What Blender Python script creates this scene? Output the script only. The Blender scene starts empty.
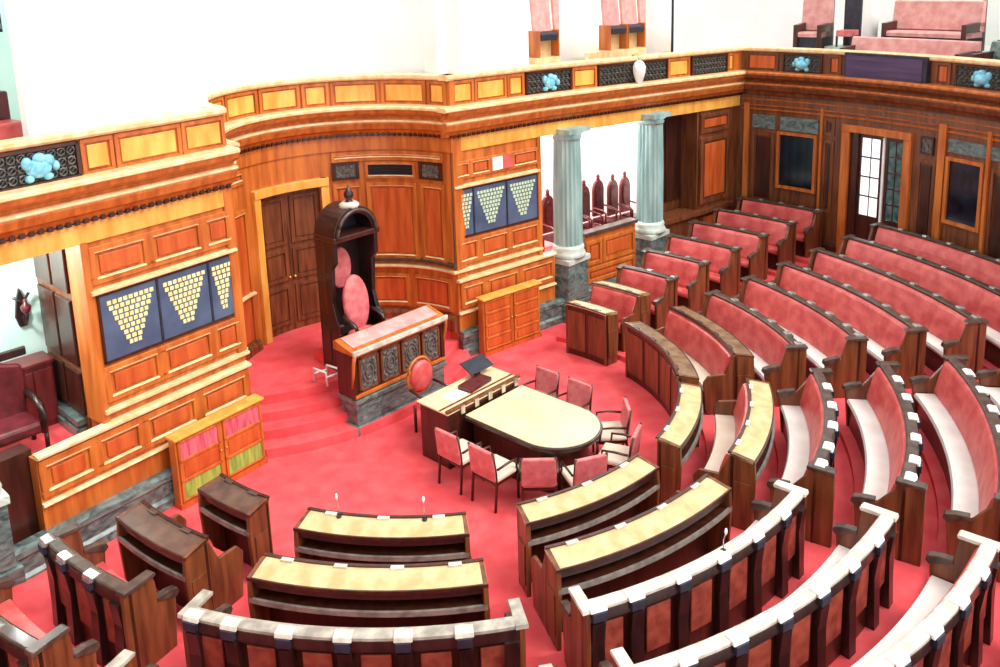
import bpy, bmesh, math, random
from mathutils import Vector, Matrix
random.seed(4)
PI = math.pi
sc = bpy.context.scene
COL = sc.collection

# ------------------------------------------------------------------ materials
def lin(c):
    return tuple(((v/255)/12.92 if v/255 <= .04045 else ((v/255+.055)/1.055)**2.4) for v in c) + (1.0,)

def mat(name, c1, c2=None, scale=(6, 6, 6), rough=.5, detail=4, bump=0., spec=.5, metal=0., coat=0., rough2=None, lo=.35, hi=.65, noise_scale=1.0, distortion=0.):
    m = bpy.data.materials.new(name); m.use_nodes = True
    nt = m.node_tree; b = nt.nodes['Principled BSDF']
    b.inputs['Roughness'].default_value = rough
    b.inputs['Metallic'].default_value = metal
    b.inputs['Specular IOR Level'].default_value = spec
    b.inputs['Coat Weight'].default_value = coat
    b.inputs['Coat Roughness'].default_value = .12
    if c2 is None: c2 = tuple(min(255, v*1.08) for v in c1)
    tc = nt.nodes.new('ShaderNodeTexCoord'); mp = nt.nodes.new('ShaderNodeMapping')
    mp.inputs['Scale'].default_value = scale
    nz = nt.nodes.new('ShaderNodeTexNoise'); nz.inputs['Scale'].default_value = noise_scale
    nz.inputs['Detail'].default_value = detail; nz.inputs['Distortion'].default_value = distortion
    rp = nt.nodes.new('ShaderNodeValToRGB')
    rp.color_ramp.elements[0].position = lo; rp.color_ramp.elements[0].color = lin(c1)
    rp.color_ramp.elements[1].position = hi; rp.color_ramp.elements[1].color = lin(c2)
    nt.links.new(tc.outputs['Object'], mp.inputs[0]); nt.links.new(mp.outputs[0], nz.inputs['Vector'])
    nt.links.new(nz.outputs[0], rp.inputs[0]); nt.links.new(rp.outputs[0], b.inputs['Base Color'])
    if bump:
        bp = nt.nodes.new('ShaderNodeBump'); bp.inputs['Strength'].default_value = bump; bp.inputs['Distance'].default_value = .01
        nt.links.new(nz.outputs[0], bp.inputs['Height']); nt.links.new(bp.outputs[0], b.inputs['Normal'])
    return m

M = {}
M['oak'] = mat('oak panelling', (170, 84, 30), (206, 118, 48), (9, 9, 1.1), .42, 6, coat=.15)
M['oak_light'] = mat('pale oak and highlight tone', (226, 184, 126), (244, 216, 170), (7, 7, 5), .35, 5, coat=.2)  # highlights on cornice and panel edges are put into this paler tone
M['oak_gold'] = mat('golden oak frieze', (222, 148, 56), (240, 184, 92), (5, 5, 1.5), .4, 6, coat=.2)
M['oak_red'] = mat('red oak panel field', (176, 74, 30), (204, 100, 46), (10, 10, 1.2), .4, 6, coat=.15)
M['teak'] = mat('brown teak', (86, 44, 24), (130, 74, 42), (12, 12, 1.3), .38, 6, coat=.2)
M['teak_dark'] = mat('dark teak', (46, 20, 14), (74, 34, 22), (12, 12, 1.3), .35, 6, coat=.25)
M['ebony'] = mat('near black carved wood', (26, 14, 14), (50, 28, 26), (14, 14, 3), .35, 6, coat=.3)
M['desk_top'] = mat('pale desk top with glare', (186, 158, 108), (214, 190, 142), (5, 5, 5), .4, 4, coat=.2)  # glare on the desk tops is put into this paler colour
M['desk_top_tan'] = mat('tan desk wood', (104, 78, 60), (150, 122, 94), (6, 6, 6), .35, 5, coat=.25)
M['desk_top_dark'] = mat('brown polished desk top', (74, 54, 48), (104, 78, 66), (6, 6, 6), .28, 5, coat=.35)
M['ledge_pale'] = mat('pale ledge', (184, 178, 164), (226, 220, 206), (7, 7, 7), .4, 4)  # as a ledge, this pale tone has the glare painted in
M['ledge_dark'] = mat('dark polished ledge', (56, 42, 36), (88, 70, 60), (9, 9, 9), .38, 5, coat=.15)
M['ledge_mid'] = mat('mid grey ledge', (140, 134, 124), (186, 180, 166), (7, 7, 7), .4, 4)
M['ledge_grey'] = mat('grey worn ledge', (104, 100, 96), (140, 134, 126), (9, 9, 9), .3, 5, coat=.3)
M['carpet'] = mat('red carpet', (220, 74, 80), (234, 98, 102), (3, 3, 3), .95, 8, bump=.15, spec=.1, lo=.3, hi=.7)
M['red_leather'] = mat('red leather', (196, 70, 70), (222, 104, 100), (5, 5, 5), .4, 5, bump=.1)
M['red_brown'] = mat('red brown leather', (122, 50, 40), (162, 78, 60), (8, 8, 8), .5, 5)
M['pink_leather'] = mat('rose leather', (196, 92, 98), (222, 124, 124), (7, 7, 7), .5, 5, bump=.1)
M['pink_cloth'] = mat('faded pink cloth', (206, 140, 136), (226, 172, 166), (5, 5, 5), .8, 5)
M['white_cloth'] = mat('white seat cover', (232, 224, 218), (246, 240, 234), (3, 3, 3), .85, 5, bump=.08)
M['cream_cloth'] = mat('cream seat cover', (226, 206, 184), (240, 224, 206), (3, 3, 3), .85, 5, bump=.08)
M['table_top'] = mat('cream table leather', (222, 196, 154), (234, 212, 172), (2, 2, 2), .5, 5)
M['plaster'] = mat('white plaster', (240, 240, 238), (250, 250, 248), (1, 1, 1), .8, 3)
M['aqua_plaster'] = mat('pale aqua plaster', (190, 234, 222), (214, 244, 236), (1, 1, 1), .8, 3)
M['stone'] = mat('grey green marble', (46, 60, 60), (126, 146, 142), (3, 3, 6), .3, 10, lo=.3, hi=.72, distortion=2.5, coat=.2)
M['column_stone'] = mat('aqua grey column stone', (112, 146, 146), (166, 198, 194), (4, 4, .8), .45, 8, lo=.3, hi=.7)
M['stone_light'] = mat('pale stone moulding', (166, 180, 172), (206, 216, 206), (4, 4, 4), .4, 8, distortion=1.5)
M['screen'] = mat('slate blue board', (62, 80, 108), (84, 102, 130), (2, 2, 2), .4, 3)
M['cell_gold'] = mat('pale gold cell', (226, 212, 130), (244, 236, 186), (20, 20, 20), .5, 2)
M['cell_green'] = mat('pale green cell', (176, 202, 170), (206, 226, 190), (20, 20, 20), .5, 2)
M['glass_dark'] = mat('dark glass', (10, 14, 24), (22, 30, 46), (3, 3, 3), .12, 6, spec=.6)
M['grille'] = mat('dark carved grille', (58, 56, 54), (116, 112, 104), (22, 22, 22), .5, 8)
M['aqua_crest'] = mat('light blue crest enamel', (92, 176, 206), (150, 214, 232), (16, 16, 16), .4, 4)
M['violet'] = mat('violet grey board', (58, 46, 78), (84, 66, 104), (1, 1, 12), .45, 5)
M['navy'] = mat('dark navy plastic', (26, 28, 42), (44, 46, 64), (6, 6, 6), .5, 3)
M['black'] = mat('black', (16, 15, 17), (30, 28, 30), (8, 8, 8), .4, 3)
M['maroon'] = mat('maroon leather', (70, 18, 24), (104, 32, 38), (7, 7, 7), .35, 5, coat=.2)
M['maroon_wood'] = mat('maroon stained wood', (84, 22, 26), (116, 38, 38), (9, 9, 2), .35, 5, coat=.2)
M['white_paint'] = mat('white painted metal', (236, 236, 232), (248, 248, 246), (4, 4, 4), .4, 2)
M['steel'] = mat('brushed steel', (170, 168, 162), (206, 204, 198), (20, 20, 2), .3, 3, metal=.8)
M['brass'] = mat('brass', (196, 150, 70), (226, 188, 110), (20, 20, 20), .3, 3, metal=.7)
M['green_cloth'] = mat('green lining', (116, 146, 62), (166, 186, 82), (26, 3, 3), .7, 3)
M['rose_cloth'] = mat('rose lining', (186, 62, 84), (214, 110, 120), (26, 3, 3), .7, 3)
M['paper'] = mat('paper', (232, 230, 222), (246, 244, 238), (4, 4, 4), .8, 2)
M['glow_glass'] = mat('frosted white glass', (236, 240, 240), (248, 250, 250), (3, 3, 3), .35, 2)
_b = M['glow_glass'].node_tree.nodes['Principled BSDF']; _b.inputs['Emission Color'].default_value = (1, 1, 1, 1); _b.inputs['Emission Strength'].default_value = .7   # daylight behind the frosted panes
M['teal_glass'] = mat('teal tinted glass', (48, 74, 78), (98, 130, 128), (5, 5, 5), .15, 5)

# ------------------------------------------------------------------ mesh builder
class MB:
    def __init__(s): s.v = []; s.f = []; s.sm = []
    def add(s, vs, fs, smooth=False):
        o = len(s.v); s.v += [tuple(v) for v in vs]
        s.f += [tuple(i+o for i in f) for f in fs]; s.sm += [smooth]*len(fs); return s
    def box(s, x0, x1, y0, y1, z0, z1):
        vs = [(x, y, z) for z in (z0, z1) for y in (y0, y1) for x in (x0, x1)]
        return s.add(vs, [(0, 2, 3, 1), (4, 5, 7, 6), (0, 1, 5, 4), (2, 6, 7, 3), (0, 4, 6, 2), (1, 3, 7, 5)])
    def obox(s, c, sx, sy, sz, rz=0, rx=0, ry=0):
        R = Matrix.Rotation(rz, 3, 'Z') @ Matrix.Rotation(ry, 3, 'Y') @ Matrix.Rotation(rx, 3, 'X')
        vs = [Vector(c) + R @ Vector((x*sx/2, y*sy/2, z*sz/2)) for z in (-1, 1) for y in (-1, 1) for x in (-1, 1)]
        return s.add(vs, [(0, 2, 3, 1), (4, 5, 7, 6), (0, 1, 5, 4), (2, 6, 7, 3), (0, 4, 6, 2), (1, 3, 7, 5)])
    def mapbox(s, P, s0, s1, d0, d1, z0, z1, n=1):
        """box in (s, d, z) space carried through P(s, d, z); n cuts along s"""
        return s.mapprof(P, s0, s1, [(d0, z0), (d1, z0), (d1, z1), (d0, z1)], n)
    def mapprof(s, P, s0, s1, prof, n=1, smooth=False):
        k = len(prof); vs = []; fs = []
        for i in range(n+1):
            t = s0+(s1-s0)*i/n
            vs += [P(t, d, z) for d, z in prof]
        for i in range(n):
            for j in range(k):
                a = i*k+j; b = i*k+(j+1) % k
                fs.append((a, b, b+k, a+k))
        fs.append(tuple(range(k))[::-1]); fs.append(tuple(range(n*k, n*k+k)))
        return s.add(vs, fs, smooth)
    def mapplate(s, P, outline, d0, d1, n=1):
        """outline in (s, z) extruded along d through P"""
        k = len(outline)
        vs = [P(a, d0, z) for a, z in outline]+[P(a, d1, z) for a, z in outline]
        fs = [tuple(range(k)), tuple(range(k, 2*k))[::-1]]+[(j, (j+1) % k, (j+1) % k+k, j+k) for j in range(k)]
        return s.add(vs, fs)
    def tube(s, pts, r, seg=8, r2=None, smooth=True):
        pts = [Vector(p) for p in pts]; n = len(pts); vs = []; fs = []
        for i, p in enumerate(pts):
            d = (pts[min(i+1, n-1)]-pts[max(i-1, 0)]).normalized()
            a = Vector((0, 0, 1)) if abs(d.z) < .9 else Vector((1, 0, 0))
            x = d.cross(a).normalized(); y = d.cross(x)
            rr = r if r2 is None else r+(r2-r)*i/(n-1)
            vs += [p+x*rr*math.cos(2*PI*j/seg)+y*rr*math.sin(2*PI*j/seg) for j in range(seg)]
        for i in range(n-1):
            for j in range(seg):
                a = i*seg+j; b = i*seg+(j+1) % seg; fs.append((a, b, b+seg, a+seg))
        fs.append(tuple(range(seg))[::-1]); fs.append(tuple(range((n-1)*seg, n*seg)))
        return s.add(vs, fs, smooth)
    def lathe(s, c, prof, seg=24, flute=0, fr=0., smooth=True, sx=1., sy=1.):
        vs = []; fs = []
        for r, z in prof:
            for j in range(seg):
                a = 2*PI*j/seg; rr = r*(1-(fr if flute and (j % 2) else 0))
                vs.append((c[0]+rr*math.cos(a)*sx, c[1]+rr*math.sin(a)*sy, c[2]+z))
        for i in range(len(prof)-1):
            for j in range(seg):
                a = i*seg+j; b = i*seg+(j+1) % seg; fs.append((a, b, b+seg, a+seg))
        fs.append(tuple(range(seg))[::-1]); fs.append(tuple(range((len(prof)-1)*seg, len(prof)*seg)))
        return s.add(vs, fs, smooth)
    def prism(s, pts, z0, z1):
        k = len(pts)
        vs = [(x, y, z0) for x, y in pts]+[(x, y, z1) for x, y in pts]
        fs = [tuple(range(k))[::-1], tuple(range(k, 2*k))]+[(j, (j+1) % k, (j+1) % k+k, j+k) for j in range(k)]
        return s.add(vs, fs)
    def plate_xz(s, pts, y0, y1):
        k = len(pts)
        vs = [(x, y0, z) for x, z in pts]+[(x, y1, z) for x, z in pts]
        fs = [tuple(range(k)), tuple(range(k, 2*k))[::-1]]+[(j, (j+1) % k, (j+1) % k+k, j+k) for j in range(k)]
        return s.add(vs, fs)
    def plate_yz(s, pts, x0, x1):
        k = len(pts)
        vs = [(x0, y, z) for y, z in pts]+[(x1, y, z) for y, z in pts]
        fs = [tuple(range(k)), tuple(range(k, 2*k))[::-1]]+[(j, (j+1) % k, (j+1) % k+k, j+k) for j in range(k)]
        return s.add(vs, fs)
    def ball(s, c, rx, ry, rz, u=14, v=9):
        prof = [(max(1e-4, math.sin(PI*i/v)), -math.cos(PI*i/v)) for i in range(v+1)]
        vs = []; fs = []
        for r, z in prof:
            for j in range(u):
                a = 2*PI*j/u; vs.append((c[0]+rx*r*math.cos(a), c[1]+ry*r*math.sin(a), c[2]+rz*z))
        for i in range(v):
            for j in range(u):
                a = i*u+j; b = i*u+(j+1) % u; fs.append((a, b, b+u, a+u))
        return s.add(vs, fs, True)
    def build(s, name, m, parent=None, bevel=0., off=None):
        me = bpy.data.meshes.new(name)
        o = bpy.data.objects.new(name, me); COL.objects.link(o)
        if off is None and parent is not None and parent.get('_w'):
            off = Vector(parent['_w'])
        if off is None: off = Vector((0, 0, 0))
        me.from_pydata([tuple(Vector(v)-off) for v in s.v], [], s.f)
        bm = bmesh.new(); bm.from_mesh(me)
        bmesh.ops.remove_doubles(bm, verts=bm.verts, dist=1e-6)
        bmesh.ops.recalc_face_normals(bm, faces=bm.faces)
        bm.to_mesh(me); bm.free()
        if len(me.polygons) == len(s.sm):
            me.polygons.foreach_set('use_smooth', s.sm)
        me.materials.append(M[m] if isinstance(m, str) else m)
        if parent is not None:
            o.parent = parent
            if parent.get('_w'): o['_w'] = parent['_w']
            elif parent.type == 'MESH': pass
        if bevel:
            md = o.modifiers.new('bevel', 'BEVEL'); md.width = bevel; md.segments = 2; md.limit_method = 'ANGLE'
        return o

def thing(name, label, cat, loc=(0, 0, 0), group=None, rz=0., local=False):
    o = bpy.data.objects.new(name, None); COL.objects.link(o)
    o.location = loc; o.rotation_euler = (0, 0, rz); o.empty_display_size = .1
    o['label'] = label; o['category'] = cat
    if group: o['group'] = group
    if not local: o['_w'] = list(loc)      # parts are given in room coordinates
    return o
def tag(o, label, cat, group=None):
    o['label'] = label; o['category'] = cat
    if group: o['group'] = group
    return o
def struct(o):
    o['kind'] = 'structure'; return o
def dup(root, loc, rz, label, name=None):
    r = root.copy(); COL.objects.link(r); r.location = loc; r.rotation_euler = (0, 0, rz); r['label'] = label
    for ch in list(root.children):
        c = ch.copy(); COL.objects.link(c); c.parent = r
        for g in list(ch.children):
            d = g.copy(); COL.objects.link(d); d.parent = c
    return r

# ------------------------------------------------------------------ plan of the room
# X runs along the rostrum wall, Y towards it; the seating arcs are centred on the origin.
def polar(ph, r):
    a = math.radians(ph); return (r*math.sin(a), -r*math.cos(a))
LN0, LS = 1.80, .12       # left wall line
RN0, RS = 1.92, .135      # right wall line
def nl(u): return LN0-LS*(-u-2.2)
def nr(u): return RN0-RS*(u-2.3)
La = math.atan(LS); Ra = -math.atan(RS)
def PL(u, d, z):          # left wall: d = distance in front of the wall face
    return (u+d*math.sin(La), nl(u)-d*math.cos(La), z)
def PR(u, d, z):
    return (u+d*math.sin(Ra), nr(u)-d*math.cos(Ra), z)
NC, NR = (.05, 1.86), 2.25
def PN(a, d, z):          # niche: a in degrees, -90 left end, +90 right end
    t = math.radians(a); r = NR-d
    return (NC[0]+r*math.sin(t), NC[1]+r*math.cos(t), z)
RW = 10.95
def PA(ph, d, z):         # curved wall
    x, y = polar(ph, RW-d); return (x, y, z)
def PB(ph, d, z):         # gallery parapet on the curved wall sits a little lower
    return PA(ph, d, z-.11)
def PU(u, d, z):          # upper trim of the right wall falls slightly towards the corner
    return PR(u, d, z-.11*max(0, min(1, (u-4.4)/6.2)))
UC = None
for i in range(2000):     # corner of right wall line and curved wall
    u = 9+i*.001
    if math.hypot(u, nr(u)) >= RW: UC = u; break
PHC = math.degrees(math.atan2(UC, -nr(UC)))
ALC = -4.42               # edge of the left alcove
ARC = 4.42                # edge of the right alcove
RAC = 8.05                # right alcove ends
PH0 = 40.

GLINT_BEAD = MB()  # pale strips along panel edges, added as painted highlights
def panel(mb_frame, mb_field, P, s0, s1, z0, z1, w, n=1, ds=None, d0=0., t=.035):
    """a framed panel: rails and stiles plus a raised field; ds = stile width in s units"""
    if ds is None: ds = w
    mb_frame.mapbox(P, s0, s1, d0, d0+t, z0, z0+w, n); mb_frame.mapbox(P, s0, s1, d0, d0+t, z1-w, z1, n)
    mb_frame.mapbox(P, s0, s0+ds, d0, d0+t, z0+w, z1-w); mb_frame.mapbox(P, s1-ds, s1, d0, d0+t, z0+w, z1-w)
    mb_field.mapbox(P, s0+ds*1.6, s1-ds*1.6, d0, d0+t*.7, z0+w*1.6, z1-w*1.6, n)
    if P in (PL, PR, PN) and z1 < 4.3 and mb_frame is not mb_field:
        GLINT_BEAD.mapprof(P, s0+ds*.8, s1-ds*.8, [(d0+t*.6, z0+w*.9), (d0+t+.012, z0+w*.9), (d0+t+.006, z0+w*1.12), (d0+t*.4, z0+w*1.18)], n)
        GLINT_BEAD.mapprof(P, s0+ds*.8, s1-ds*.8, [(d0+t*.6, z1-w*.9), (d0+t+.012, z1-w*.9), (d0+t+.005, z1-w*1.1), (d0+t*.4, z1-w*1.14)], n)

# ------------------------------------------------------------------ floor
b = MB(); b.prism([(-14, -14), (14, -14), (14, 5), (-14, 5)], -.2, 0)
struct(b.build('floor', 'carpet'))
def rk(k): return 5.67+.97*(k-3)
def zf(k): return .09*(k-1)
def tier_r(k): return {2: 4.08}.get(k, rk(k)-.60)
for k in range(2, 9):
    b = MB(); r0 = tier_r(k); pts = []
    a1 = 90+math.degrees(math.asin(min(1, .9/r0)))
    n = 64
    for i in range(n+1): pts.append(polar(-a1+2*a1*i/n, r0))
    for i in range(n+1): pts.append(polar(a1-2*a1*i/n, RW-.02))
    k_ = len(pts)//2; vs = []; fs = []
    for (x, y) in pts: vs.append((x, y, zf(k)-.09)); 
    for (x, y) in pts: vs.append((x, y, zf(k)))
    N2 = len(pts)
    for i in range(n):
        fs.append((N2+i, N2+i+1, N2+N2-2-i, N2+N2-1-i)); fs.append((i, i+1, N2-2-i, N2-1-i))
    for i in range(N2): fs.append((i, (i+1) % N2, N2+(i+1) % N2, N2+i))
    b.add(vs, fs); struct(b.build('floor_tier', 'carpet'))

def PN0(a):
    t = math.radians(a); return (NC[0]+(NR+.2)*math.sin(t), NC[1]+(NR+.2)*math.cos(t))
# rostrum steps and landing
for i in range(4):
    b = MB(); R = 3.96-.30*i; pts = []
    for j in range(25):
        a = math.radians(-40+80*j/24); pts.append((R*math.sin(a)*1.0, 4.8-R*math.cos(a)))
    pts = [p for p in pts if abs(p[0]) < 2.25]
    pts += [PN0(a) for a in range(88, -89, -8)]
    b.prism(pts, .15*i, .15*(i+1)); struct(b.build('floor_step', 'carpet'))

# ------------------------------------------------------------------ panelled walls
Z_PL, Z_WA, Z_LE, Z_B0, Z_B1, Z_FR, Z_CO, Z_PA, Z_RA = .5, 1.5, 1.67, 2.28, 3.22, 3.9, 4.3, 4.72, 5.33
def mould(P, segs, prof, name, m, n):
    b = MB()
    for s0, s1 in segs: b.mapprof(P, s0, s1, prof, n)
    return struct(b.build(name, m))
CORNICE = [(0, 4.22), (.05, 4.22), (.09, 4.30), (.16, 4.34), (.20, 4.44), (.20, 4.47), (.12, 4.52), (.13, 4.56), (.26, 4.64), (.28, 4.70), (.28, 4.73), (0, 4.76)]
RAIL = [(-.14, 5.24), (.07, 5.24), (.10, 5.27), (.10, 5.32), (.07, 5.34), (-.14, 5.34)]
LEDGE = [(0, 1.63), (.07, 1.63), (.09, 1.65), (.09, 1.68), (0, 1.69)]
WTOP = [(0, 1.45), (.11, 1.45), (.13, 1.47), (.13, 1.50), (0, 1.52)]
WMID = [(0, .82), (.10, .82), (.11, .83), (.10, .86), (0, .87)]
PLIN = [(0, 0), (.20, 0), (.20, .12), (.16, .16), (.16, .36), (.20, .40), (.20, .47), (.14, .50), (0, .50)]
BTOP = [(0, 3.23), (.05, 3.23), (.08, 3.25), (.08, 3.28), (0, 3.30)]

CAP1 = [(0, 4.70), (.27, 4.70), (.30, 4.72), (.30, 4.76), (.27, 4.78), (0, 4.79)]  # in pale oak, the caps carry the cornice highlights in their colour
CAP2 = [(0, 4.46), (.20, 4.46), (.22, 4.48), (.22, 4.51), (0, 4.53)]
def wall_block(side):
    P = PL if side == 'left' else PR
    if side == 'left': s_al, s_in, s_out, sg = ALC, -2.2, -10.5, 1
    else: s_al, s_in, s_out, sg = ARC, 2.3, UC, -1
    lo, hi = min(s_al, s_in), max(s_al, s_in)
    # body of the block, wainscot body, lintel over the alcove
    b = MB(); b.mapbox(P, lo, hi, -.35, 0, .0, 4.4)
    if side == 'left':
        b.mapbox(P, s_out, s_al, -.25, 0, 3.92, 4.4)
        b.mapbox(P, -5.35, s_al, -.12, 0, 0, 1.45)
    else:
        b.mapbox(P, s_al, RAC, -.25, 0, 3.97, 4.4); b.mapbox(P, RAC, s_out, -.25, 0, 3.97, 4.4)
        b.mapbox(P, 4.42, 4.74, -.12, 0, 0, 1.50)
    struct(b.build('wall_'+side, 'oak'))
    fr = MB(); fl = MB()
    def row(edges, z0, z1, w, d0=0.):
        for a, c in zip(edges[:-1], edges[1:]): panel(fr, fl, P, min(a, c), max(a, c), z0, z1, w, d0=d0)
    if side == 'left':
        e = [-4.36, -3.55, -2.72, -2.22]
        row([-5.33, -4.62, -3.95, -3.10, -2.24], .92, 1.42, .09, .05)
        row(e, 1.76, 2.25, .08); row(e, 3.36, 3.86, .08)
        segs_low = [(-5.35, -2.2)]
    else:
        e = [2.36, 2.86, 3.60, 4.38]
        row([2.36, 2.95, 3.80, 4.72], .92, 1.42, .09, .05)
        row(e, 1.76, 2.25, .08); row([2.36, 2.72, 3.2, 3.72, 4.38], 3.40, 3.74, .06)
        segs_low = [(2.3, 4.74)]
    bb = MB()
    for s0, s1 in segs_low: bb.mapbox(P, s0, s1, 0, .05, .5, 1.45)
    struct(bb.build('trim_wainscot_'+side, 'oak'))
    struct(fr.build('trim_frames_'+side, 'oak_light' if 0 else 'oak', bevel=.012)); struct(fl.build('trim_fields_'+side, 'oak_red', bevel=.01))
    mould(P, segs_low, WTOP, 'trim_wainscot_cap_'+side, 'oak_light', 1)
    mould(P, segs_low, WMID, 'trim_wainscot_band_'+side, 'oak_light', 1)
    mould(P, [(lo, hi+.02) if side == 'left' else (lo-.08, hi)], LEDGE, 'trim_ledge_'+side, 'oak_light', 1)
    mould(P, [(lo+.02, hi-.02)], BTOP, 'trim_board_cap_'+side, 'oak_light', 1)
    mould(P, [(s_out, s_in) if side == 'left' else (s_in, UC-.12)], PLIN, 'trim_plinth_'+side, 'stone', 1)
    Q = PL if side == 'left' else PU; NQ = 1 if side == 'left' else 24
    # frieze
    b = MB(); b.mapbox(Q, min(s_in, s_out), max(s_in, s_out) - (.05 if side == 'right' else 0), 0, .03, 3.93, 4.2, NQ)
    struct(b.build('trim_frieze_'+side, 'oak_gold'))
    # dark dentil strip below the cornice
    b = MB(); L = min(s_in, s_out); H = max(s_in, s_out)
    b.mapbox(Q, L, H-.05, 0, .05, 4.2, 4.25, NQ)
    k = int((H-L)/.11)
    for i in range(k):
        a = L+(H-L)*(i+.2)/k; b.mapbox(Q, a, a+.06, .05, .085, 4.19, 4.25)
    struct(b.build('trim_dentil_'+side, 'teak_dark'))
    EX = lambda d: (L, H+.02*(d > .1)) if side == 'left' else (L-d, H)
    mould(Q, [EX(.2)], CORNICE, 'trim_cornice_'+side, 'oak', NQ)
    mould(Q, [EX(.28)], CAP1, 'trim_cornice_cap_'+side, 'oak_light', NQ)
    mould(Q, [EX(.2)], CAP2, 'trim_cornice_bead_'+side, 'oak_light', NQ)
    # gallery parapet above
    b = MB(); b.mapbox(Q, L, H, -.12, .02, 4.74, 5.25, NQ); struct(b.build('trim_parapet_'+side, 'oak'))
    fr = MB(); fl = MB()
    if side == 'left': pe = [(-4.30, -3.88), (-3.86, -2.92), (-2.90, -2.22)]; ex = []
    else: pe = [(2.34, 2.85), (2.87, 3.62), (3.64, 4.05), (5.32, 6.0), (8.22, 8.95), (10.35, 10.6)]
    for a, c in pe: panel(fr, fl, Q, a, c, 4.77, 5.22, .05, d0=.02, t=.03)
    struct(fr.build('trim_parapet_frames_'+side, 'oak', bevel=.008)); struct(fl.build('trim_parapet_fields_'+side, 'oak_gold', bevel=.008))
    mould(Q, [EX(.09)], RAIL, 'trim_rail_'+side, 'oak_light', NQ)
    # corner post beside the niche
    b = MB(); a0, a1 = (s_in-.14, s_in+.02) if side == 'left' else (s_in-.02, s_in+.12)
    b.mapbox(P, a0, a1, 0, .04, 1.7, 4.2)
    struct(b.build('trim_post_'+side, 'oak' if side == 'left' else 'teak', bevel=.01))
    # alcove jamb post
    b = MB(); a0, a1 = (s_al-.04, s_al+.06) if side == 'left' else (s_al-.06, s_al+.04)
    b.mapbox(P, a0, a1, -.35, .03, 1.5, 3.95)
    struct(b.build('trim_jamb_'+side, 'oak', bevel=.01))
wall_block('left'); wall_block('right')

b = MB(); b.box(2.19, 2.44, 1.84, 2.04, 5.24, 5.338); struct(b.build('trim_rail_corner', 'oak_light'))
# --- niche wall
b = MB(); n = 40
for a0, a1, z0, z1 in ((-90, -12, .0, 4.4), (22, 90, .0, 4.4), (-12, 22, 3.32, 4.4)):
    b.mapbox(PN, a0, a1, -.25, 0, z0, z1, max(6, int((a1-a0)/3)))
struct(b.build('wall_niche', 'oak'))
mould(PN, [(-88, 90)], CORNICE, 'trim_cornice_niche', 'oak', 60)
mould(PN, [(-88, 90)], CAP1, 'trim_cornice_cap_niche', 'oak_light', 60); mould(PN, [(-88, 90)], CAP2, 'trim_cornice_bead_niche', 'oak_light', 60)
mould(PN, [(-89, 90)], RAIL, 'trim_rail_niche', 'oak_light', 60)
b = MB(); b.mapbox(PN, -90, 90, -.12, .02, 4.74, 5.25, 60); struct(b.build('trim_parapet_niche', 'oak'))
b = MB(); b.mapbox(PN, -90, 90, 0, .05, 4.2, 4.25, 60)
for i in range(64): b.mapbox(PN, -88+176*i/64, -88+176*(i+.55)/64, .05, .085, 4.19, 4.25)
struct(b.build('trim_dentil_niche', 'teak_dark'))
b = MB(); b.mapbox(PN, -90, 90, 0, .03, 3.93, 4.2, 60); struct(b.build('trim_frieze_niche', 'oak'))
fr = MB(); fl = MB()
for a0, a1 in ((-86, -70), (-69, -53), (-52, -30), (-29, -8), (-7, 14), (15, 28), (29, 52), (53, 76), (77, 88)):
    panel(fr, fl, PN, a0, a1, 4.77, 5.22, .05, 6, ds=1.4, d0=.02, t=.03)
struct(fr.build('trim_parapet_frames_niche', 'oak')); struct(fl.build('trim_parapet_fields_niche', 'oak_gold'))
# wall panels of the niche
fr = MB(); fl = MB()
for a0, a1, z0, z1 in ((-78, -42, .7, 1.55), (-78, -60, 1.8, 3.2), (-58, -42, 1.8, 3.2), (-40, -20, .7, 3.2),
                       (27, 41, 1.8, 3.3), (43, 68, 1.8, 3.3), (70, 84, 1.8, 3.3), (40, 62, .85, 1.5), (64, 86, .85, 1.5), (-78, -20, 3.65, 3.9), (27, 84, 3.72, 3.9)):
    panel(fr, fl, PN, a0, a1, z0, z1, .07, 8, ds=1.8)
struct(fr.build('trim_panel_frames_niche', 'oak')); struct(fl.build('trim_panel_fields_niche', 'oak_red'))
mould(PN, [(26, 90), (-90, -20)], LEDGE, 'trim_ledge_niche', 'oak_light', 24)
mould(PN, [(26, 90)], [(0, 1.76), (.08, 1.76), (.08, 1.8), (0, 1.82)], 'trim_bead_niche', 'ledge_dark', 24)
mould(PN, [(26, 90), (-90, -20)], [(0, .5), (.12, .5), (.12, .72), (.08, .78), (0, .8)], 'trim_base_niche', 'teak', 24)
# carved squares and long vent above the panels
def carved(P, s0, s1, z0, z1, label, group, d=.0):
    b = MB(); mid = P((s0+s1)/2, d, (z0+z1)/2)
    t = thing('wall_carving', label, 'carving', mid, group)
    f = MB(); w = .035; ds = (s1-s0)*w/.3
    f.mapbox(P, s0, s1, d, d+.05, z0, z0+w, 2); f.mapbox(P, s0, s1, d, d+.05, z1-w, z1, 2)
    f.mapbox(P, s0, s0+ds, d, d+.05, z0, z1); f.mapbox(P, s1-ds, s1, d, d+.05, z0, z1)
    f.build('frame', 'teak_dark', t)
    c = MB(); c.mapbox(P, s0+ds, s1-ds, d, d+.02, z0+w, z1-w, 2)
    for i in range(3):
        for j in range(3):
            if (i+j) % 2 == 0 or (i == 1 and j == 1):
                a = s0+ds+(s1-s0-2*ds)*(i+.12)/3; e = a+(s1-s0-2*ds)*.75/3
                q = z0+w+(z1-z0-2*w)*(j+.12)/3; c.mapbox(P, a, e, d+.02, d+.045, q, q+(z1-z0-2*w)*.75/3)
    c.build('carving', 'grille', t)
carved(PN, -77, -62, 3.28, 3.62, 'small square carved panel left of the door behind the throne', None)
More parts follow.
